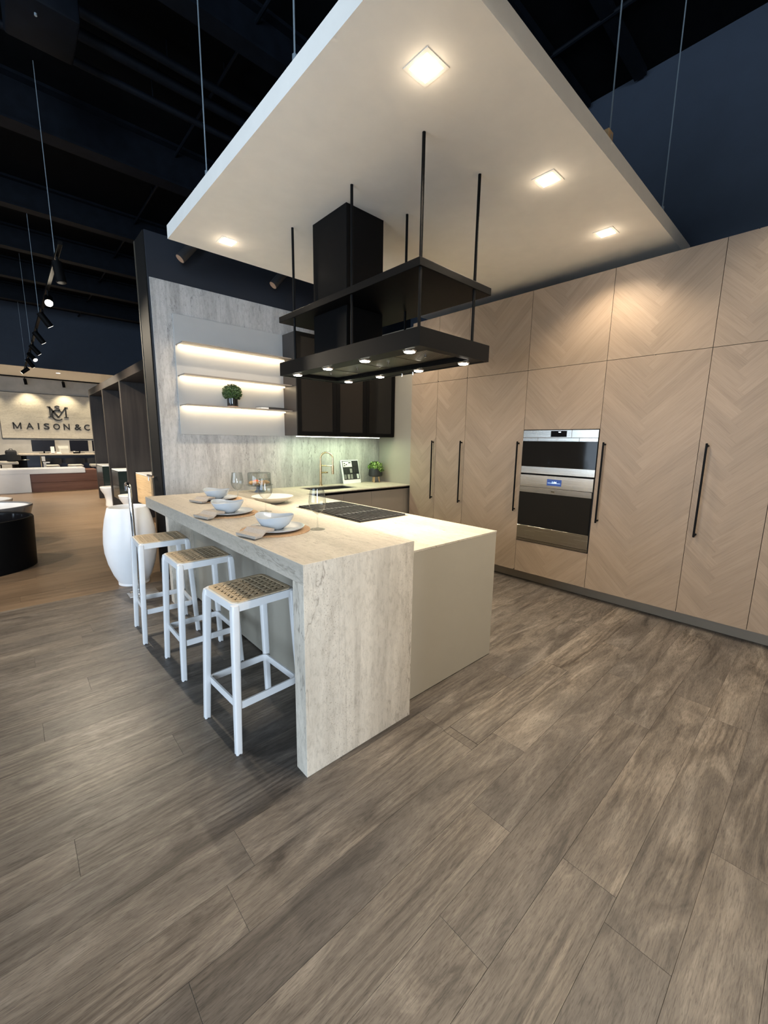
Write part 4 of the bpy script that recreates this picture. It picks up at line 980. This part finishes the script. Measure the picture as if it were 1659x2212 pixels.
for ch, a, b in (('A', -0.321, -0.138), ('I', -0.026, 0.008), ('S', 0.126, 0.277), ('O', 0.373, 0.557), ('N', 0.653, 0.821), ('&', 0.955, 1.150), ('C', 1.226, 1.393), ('O', 1.46, 1.64)): letter(ch, a, b)
def stroke(pts, wds, name='logo_stroke'):
    """flat raised stroke in the sign plane; pts (x,z), varying width"""
    q = B(); L_, R_ = [], []
    for i, p in enumerate(pts):
        a = Vector(pts[max(i-1, 0)]); b = Vector(pts[min(i+1, len(pts)-1)]); d = (b-a).normalized(); n = Vector((-d.y, d.x))
        w_ = wds[i] if isinstance(wds, list) else wds
        L_.append(Vector(p)+n*w_/2); R_.append(Vector(p)-n*w_/2)
    f0, f1 = SY-0.056, SY-0.032
    A = [[q.bm.verts.new((v.x, y_, v.y)) for v in S_] for S_ in (L_, R_) for y_ in (f0, f1)]
    for i in range(len(pts)-1):
        q.bm.faces.new((A[0][i], A[0][i+1], A[2][i+1], A[2][i])); q.bm.faces.new((A[1][i], A[3][i], A[3][i+1], A[1][i+1]))
        q.bm.faces.new((A[0][i], A[1][i], A[1][i+1], A[0][i+1])); q.bm.faces.new((A[2][i], A[2][i+1], A[3][i+1], A[3][i]))
    for i in (0, -1): q.bm.faces.new((A[0][i], A[2][i], A[3][i], A[1][i]))
    return q.obj(name, 'black_matt', sg)
def block_letter(x0, x1, z0, z1):
    stroke([(x0+0.018, z0), (x0+0.018, z1)], 0.03, 'letter_stroke'); stroke([(x1-0.018, z0), (x1-0.018, z1)], 0.034, 'letter_stroke')
    xm = (x0+x1)/2; stroke([(x0+0.018, z1-0.006), (xm, z0+0.02)], 0.034, 'letter_stroke'); stroke([(xm, z0+0.02), (x1-0.018, z1-0.006)], 0.024, 'letter_stroke')
block_letter(-0.648, -0.437, 1.755, 1.955)
lx, lz = 0.545, 2.17
stroke([(lx-0.215, lz), (lx-0.215, lz+0.33)], 0.024); stroke([(lx+0.215, lz), (lx+0.215, lz+0.33)], 0.04)
stroke([(lx-0.225, lz+0.33), (lx, lz-0.01)], 0.058); stroke([(lx, lz-0.01), (lx+0.215, lz+0.33)], 0.024)
for x, z, w_ in ((-0.215, 0, 0.1), (0.215, 0, 0.12), (-0.235, 0.33, 0.09), (0.235, 0.33, 0.09)): stroke([(lx+x-w_/2, lz+z), (lx+x+w_/2, lz+z)], 0.022)
cpts = [(lx-0.015+0.15*math.cos(R(a)), lz+0.065+0.165*math.sin(R(a))) for a in range(42, 322, 12)]
stroke(cpts, [0.018+0.032*abs(math.sin(R((a-42)/280*180))) for a in range(42, 322, 12)], 'logo_letter')
spts = [(lx+0.055, lz+0.34), (lx+0.03, lz+0.365), (lx-0.01, lz+0.372), (lx-0.055, lz+0.355), (lx-0.06, lz+0.325), (lx-0.03, lz+0.30), (lx+0.03, lz+0.28), (lx+0.06, lz+0.25), (lx+0.05, lz+0.215), (lx+0.01, lz+0.20)]
stroke(spts, 0.026, 'logo_letter')
tr = thing('lobby_track', 'black track with small spotlights above the sign', 'track light', (0.5, 16.2, 3.3))
B().box(-2.5, 3.2, 16.18, 16.215, 3.34, 3.379).obj('track', 'black', tr)
for x in (-1.3, -0.22, 0.74, 1.75):
    B().cyl((x, 16.2, 3.34), (x, 16.2, 3.30), 0.012, n=8).obj('stem', 'black', tr); B().cyl((x, 16.19, 3.31), (x+0.02, 16.24, 3.14), 0.04, n=16).obj('spot_head', 'black', tr, True)
    spot('track_lamp', (x+0.02, 16.25, 3.12), 34, 95, 0.8, (1.0, 0.84, 0.58), tr, 0.03, (x+0.06, 16.6, 1.9))
# reception desk
dk = thing('reception_desk', 'navy reception desk with pale stone top and rounded end', 'desk', (0.6, 15.5, 0))
B().box(-0.45, 2.3, 15.25, 15.95, 0, 0.93, 0.004, 1).obj('body', 'navy_desk', dk)
B().cyl((-0.45, 15.6, 0), (-0.45, 15.6, 0.93), 0.35, n=40).obj('rounded_end', 'black', dk, True)
B().lathe((-0.45, 15.6, 0.80), [(0.351, 0), (0.356, 0), (0.356, 0.018), (0.351, 0.018)], 40, close=True).obj('brass_band', 'brass', dk, True)
B().box(-0.62, 2.35, 15.18, 16.0, 0.935, 0.985, 0.01, 2).obj('top', 'trav_y', dk, True)
DZ = 0.986
def monitor(x, w_, h_, label, tilt_=0.0):
    t = thing('computer_monitor', label, 'monitor', (x, 15.7, DZ), 'monitors on the reception desk')
    B().box(x-w_/2, x+w_/2, 15.66, 15.69, DZ+0.06, DZ+0.06+h_, 0.004, 1).obj('screen', 'screen', t); B().cyl((x, 15.71, DZ+0.01), (x, 15.71, DZ+0.25), 0.02, n=10).obj('stand', 'black', t)
    B().box(x-0.13, x+0.13, 15.62, 15.80, DZ, DZ+0.012, 0.004, 1).obj('base', 'black', t)
monitor(0.01, 0.58, 0.36, 'wide black monitor at the left of the reception desk'); monitor(0.93, 0.50, 0.36, 'black monitor under the letter N of the sign'); monitor(1.44, 0.3, 0.36, 'black monitor half hidden behind the walnut partition')
t = thing('desk_case', 'light grey open case on the reception desk', 'case', (0.5, 15.5, DZ)); B().box(0.37, 0.63, 15.42, 15.62, DZ, DZ+0.17, 0.006, 1).obj('body', plain('light_grey_case', (0.42, 0.42, 0.38), 0.6), t); B().box(0.36, 0.64, 15.60, 15.64, DZ+0.1, DZ+0.235, 0.005, 1).obj('lid', plain('light_grey_case', (0.5, 0.5, 0.46), 0.6), t)
t = thing('desk_card', 'white card in a stand on the reception desk', 'card', (0.2, 15.35, DZ)); B().box(0.155, 0.25, 15.34, 15.346, DZ+0.02, DZ+0.22).obj('card', 'paper', t); B().box(0.165, 0.24, 15.32, 15.37, DZ, DZ+0.02).obj('foot', 'chrome', t)
t = thing('paper_stack', 'stack of white papers on the reception desk', 'papers', (0.32, 15.3, DZ))
for k in range(4): B().box(0.28+0.004*k, 0.42-0.006*k, 15.22+0.003*k, 15.42, DZ+0.012*k, DZ+0.012*(k+1)-0.001).obj('sheaf', 'paper', t)
t = thing('desk_phone', 'small black desk phone on the reception desk', 'phone', (0.8, 15.35, DZ)); B().box(0.72, 0.9, 15.28, 15.42, DZ, DZ+0.045, 0.008, 1).obj('base', 'black', t); B().box(0.73, 0.77, 15.27, 15.43, DZ+0.046, DZ+0.075, 0.01, 2).obj('handset', 'white', t)
# chairs in front of the desk
def lobby_chair(x, y, label, zs=0.66, w_=0.44, seat='seat_cream', rz=0.0):
    t = thing('lobby_chair', label, 'chair', (x, y, 0), 'upholstered chairs at the reception desk')
    B().box(x-w_*0.42, x+w_*0.42, y-0.2, y+0.2, zs-0.075, zs, 0.02, 2).obj('seat', seat, t, True)
    q = B(); pts = [(x+w_*0.56*math.cos(R(a)), y-0.02+0.26*math.sin(R(a))) for a in range(180, 361, 15)]
    for (z0, z1, off) in ((zs+0.04, zs+0.23, 0),):
        A = [q.bm.verts.new((px_, py_, z0)) for px_, py_ in pts]; Bv = [q.bm.verts.new((px_, py_, z1-0.05*abs(i-6)/6)) for i, (px_, py_) in enumerate(pts)]
        C = [q.bm.verts.new((x+(px_-x)*0.86, y-0.02+(py_-y+0.02)*0.86, z0)) for px_, py_ in pts]; D = [q.bm.verts.new((x+(px_-x)*0.86, y-0.02+(py_-y+0.02)*0.86, z1-0.05*abs(i-6)/6)) for i, (px_, py_) in enumerate(pts)]
        for i in range(len(pts)-1):
            for f_ in ((A[i], A[i+1], Bv[i+1], Bv[i]), (C[i+1], C[i], D[i], D[i+1]), (Bv[i], Bv[i+1], D[i+1], D[i]), (A[i+1], A[i], C[i], C[i+1])): q.bm.faces.new(f_)
        for i in (0, -1): q.bm.faces.new((A[i], Bv[i], D[i], C[i]))
    q.obj('backrest', 'velvet', t, True)
    for sx in (-1, 1):
        for sy in (-1, 1): B().cyl((x+sx*w_*0.4, y+sy*0.18, 0), (x+sx*w_*0.36, y+sy*0.16, zs-0.074), 0.014, n=8).obj('leg', 'black', t)
for x, lb in ((0.10, 'black backed chair with cream seat below the wide monitor'), (0.69, 'middle black backed chair with cream seat at the desk'), (1.25, 'black backed chair half hidden by the walnut partition')): lobby_chair(x, 14.75, lb)
lobby_chair(-0.86, 15.0, 'cream seated chair holding the black backpack', 0.77, 0.5)
bp_ = thing('backpack', 'black backpack on the cream seated chair', 'backpack', (-0.78, 15.0, 0.771))
q = B(); q.box(-0.92, -0.66, 14.93, 15.10, 0.772, 1.11, 0.06, 4); q.obj('body', 'velvet', bp_, True)
B().box(-0.88, -0.70, 14.905, 14.932, 0.80, 0.95, 0.012, 2).obj('front_pocket', 'velvet', bp_, True); B().tube([(-0.83, 15.02, 1.10), (-0.81, 15.02, 1.14), (-0.76, 15.02, 1.14), (-0.74, 15.02, 1.10)], 0.01, 8).obj('handle', 'velvet', bp_, True)
# display bath with walnut surround
bt = thing('display_bath', 'white rectangular bath with a walnut apron across the lobby floor', 'bathtub', (0.0, 13.5, 0))
B().box(-1.9, -0.475, 13.3, 14.05, 0, 0.50, 0.006, 1).obj('end_block', 'white', bt); 
q = B(); q.box(-1.9, 0.765, 13.3, 13.42, 0.515, 0.635, 0.006, 1); q.box(-1.9, 0.765, 13.93, 14.05, 0.515, 0.635, 0.006, 1); q.box(0.62, 0.765, 13.42, 13.93, 0.515, 0.635, 0.006, 1); q.box(-1.9, -1.7, 13.42, 13.93, 0.515, 0.635, 0.006, 1); q.box(-1.9, 0.765, 13.3, 14.05, 0.5005, 0.515); q.obj('rim', 'white', bt)
B().box(-0.472, 1.06, 13.33, 14.05, 0, 0.25, 0.002, 1).obj('apron_board', 'walnut', bt); B().box(-0.472, 1.06, 13.325, 14.05, 0.256, 0.4995, 0.002, 1).obj('apron_board', 'walnut', bt); B().box(0.77, 1.06, 13.33, 14.05, 0.5, 0.575, 0.002, 1).obj('apron_top', 'walnut', bt)
# slim stand with a white card and a tap beside the bath
t = thing('card_stand', 'slim brass stand with white cards behind the bath', 'card stand', (-0.15, 14.3, 0)); B().cyl((-0.16, 14.3, 0.0), (-0.16, 14.3, 0.95), 0.012, n=10).obj('pole', 'brass', t); B().cyl((-0.16, 14.3, 0), (-0.16, 14.3, 0.015), 0.11, n=24).obj('base', 'brass', t); B().box(-0.14, -0.06, 14.29, 14.30, 0.80, 0.94).obj('card', 'paper', t); B().box(-0.12, 0.04, 14.28, 14.33, 0.74, 0.775, 0.004, 1).obj('tray', 'white', t); B().box(-0.11, -0.05, 14.285, 14.315, 0.62, 0.739).obj('cloth', 'paper', t)

# ------------------------------------------------------------------ track spotlights in the showroom
trk = thing('ceiling_track', 'long black hanging track running toward the sign', 'track', (-0.3, 8.5, 3.2))
B().box(-0.317, -0.283, 3.6, 13.4, 3.235, 3.265).obj('track', 'black', trk)
for y in (4.1, 6.8, 9.6, 12.4): B().cyl((-0.3, y, 3.265), (-0.3, y, CEIL-0.001), 0.0035, n=6).obj('hanger', 'cable', trk)
tl = ['unlit black track spotlight highest on the left', 'glaring track spotlight aimed at the camera', 'black track spotlight just below the glaring one', 'second black track spotlight below the glaring one', 'third black track spotlight below the glaring one', 'lit black track spotlight lowest in the row', 'black track spotlight turned to the left above the sign', 'black track spotlight turned to the right above the sign']
tp_ = [((-0.30, 3.95), (0.10, -0.1, -0.99), None), ((-0.30, 5.2), (-0.06, -0.72, -0.42), 'spot_lens'), ((-0.30, 6.2), (0.55, 0.2, -0.8), None), ((-0.30, 7.6), (0.55, 0.2, -0.8), None), ((-0.30, 8.9), (0.6, 0.2, -0.75), None), ((-0.30, 9.9), (0.4, -0.55, -0.6), 'spot_lens_dim'), ((-0.30, 12.3), (-0.7, 0.1, -0.6), None), ((-0.30, 10.8), (0.5, 0.3, -0.8), None)]
for (p, d, ln), lb in zip(tp_, tl):
    x, y = p; d = Vector(d).normalized()
    t = thing('track_spotlight', lb, 'spotlight', (x, y, 3.0), 'spotlights on the hanging track')
    c = Vector((x, y, 3.13)); L_ = 0.19
    B().cyl((x, y, 3.234), (x, y, 3.12), 0.012, n=8).obj('stem', 'black', t); B().cyl(c-d*0.06, c+d*(L_-0.06), 0.042, n=20).obj('housing', 'black', t, True)
    e_ = c+d*(L_-0.06)
    if ln:
        B().cyl(e_+d*0.0005, e_+d*0.004, 0.037, n=20).obj('lens', ln, t, True)
        spot('track_lamp', e_+d*0.02, 170 if ln == 'spot_lens' else 60, 70, 0.6, (1.0, 0.86, 0.66), t, 0.035, e_+d*2)
    else:
        B().cyl(e_+d*0.0005, e_+d*0.002, 0.036, n=20).obj('lens', 'black_gloss' if y < 4.5 else 'spot_lens_dim', t)
        if y > 4.5: spot('track_lamp', e_+d*0.02, 170, 90, 0.6, (1.0, 0.86, 0.66), t, 0.035, e_+d*2)

def added_fill_track(name_label, axis, const, z, marks, aims, power, size, lcol):
    """fill tracks added out of view, beside and behind the camera"""
    lo, hi = min(marks)-0.4, max(marks)+0.4
    t = thing('ceiling_track', name_label, 'track', (const, (lo+hi)/2, z) if axis == 1 else ((lo+hi)/2, const, z))
    (B().box(const-0.017, const+0.017, lo, hi, z, z+0.03) if axis == 1 else B().box(lo, hi, const-0.017, const+0.017, z, z+0.03)).obj('track', 'black', t)
    for mk, am in zip(marks, aims):
        p = Vector((const, mk, z-0.1)) if axis == 1 else Vector((mk, const, z-0.1)); d = (Vector(am)-p).normalized()
        B().cyl(p, p+Vector((0, 0, 0.1)), 0.012, n=8).obj('stem', 'black', t); B().cyl(p+Vector((0, 0, 0.1)), (p.x, p.y, CEIL-0.001), 0.003, n=6).obj('hanger', 'cable', t)
        B().cyl(p-d*0.06, p+d*0.13, 0.042, n=16).obj('spot_head', 'black', t, True); B().cyl(p+d*0.1305, p+d*0.134, 0.037, n=16).obj('lens', 'spot_lens_dim', t)
        spot('track_lamp', p+d*0.15, power, size, 0.8, lcol, t, 0.06, am)
added_fill_track('added fill track with warm spotlights behind the camera', 0, -1.75, 3.75, [0.7, 1.4, 2.1, 2.9], [(0.7, 0.2, 0.5), (1.2, -0.5, 0.0), (1.9, -0.6, 0.0), (2.4, 0.1, 0.1)], 76, 90, (1.0, 0.91, 0.77))  # unseen fill lamps, added to brighten the faces toward the camera
added_fill_track('added fill track with warm spotlights left of the view over the tubs', 1, -2.6, 3.4, [3.6, 5.6, 7.6, 9.6, 11.6], [(-0.6, 4.6, 0), (-0.4, 6.0, 0), (-0.3, 8.0, 0), (-0.2, 10.0, 0), (-0.2, 12.4, 0)], 150, 95, WARM)  # unseen fill lamps, added to brighten the brown floor and tubs

for x, lb in ((-1.1, 'added round fill downlight at the left of the white soffit'), (0.5, 'added round fill downlight in the middle of the white soffit'), (2.1, 'added round fill downlight at the right of the white soffit')):  # added lamps that brighten the lobby and, by bounce, its ceiling
    t = thing('lobby_fill_downlight', lb, 'downlight', (x, 14.5, 3.37), 'added fill downlights in the lobby soffit')
    B().lathe((x, 14.5, 3.379), [(0.05, 0), (0.065, 0), (0.065, -0.006), (0.05, -0.006)], 24, close=True).obj('trim_ring', 'white_panel', t, True); B().cyl((x, 14.5, 3.3785), (x, 14.5, 3.374), 0.05, n=24).obj('lens', 'spot_lens_dim', t)
    spot('lobby_fill_lamp', (x, 14.5, 3.35), 190, 130, 0.7, WARM, t, 0.05)
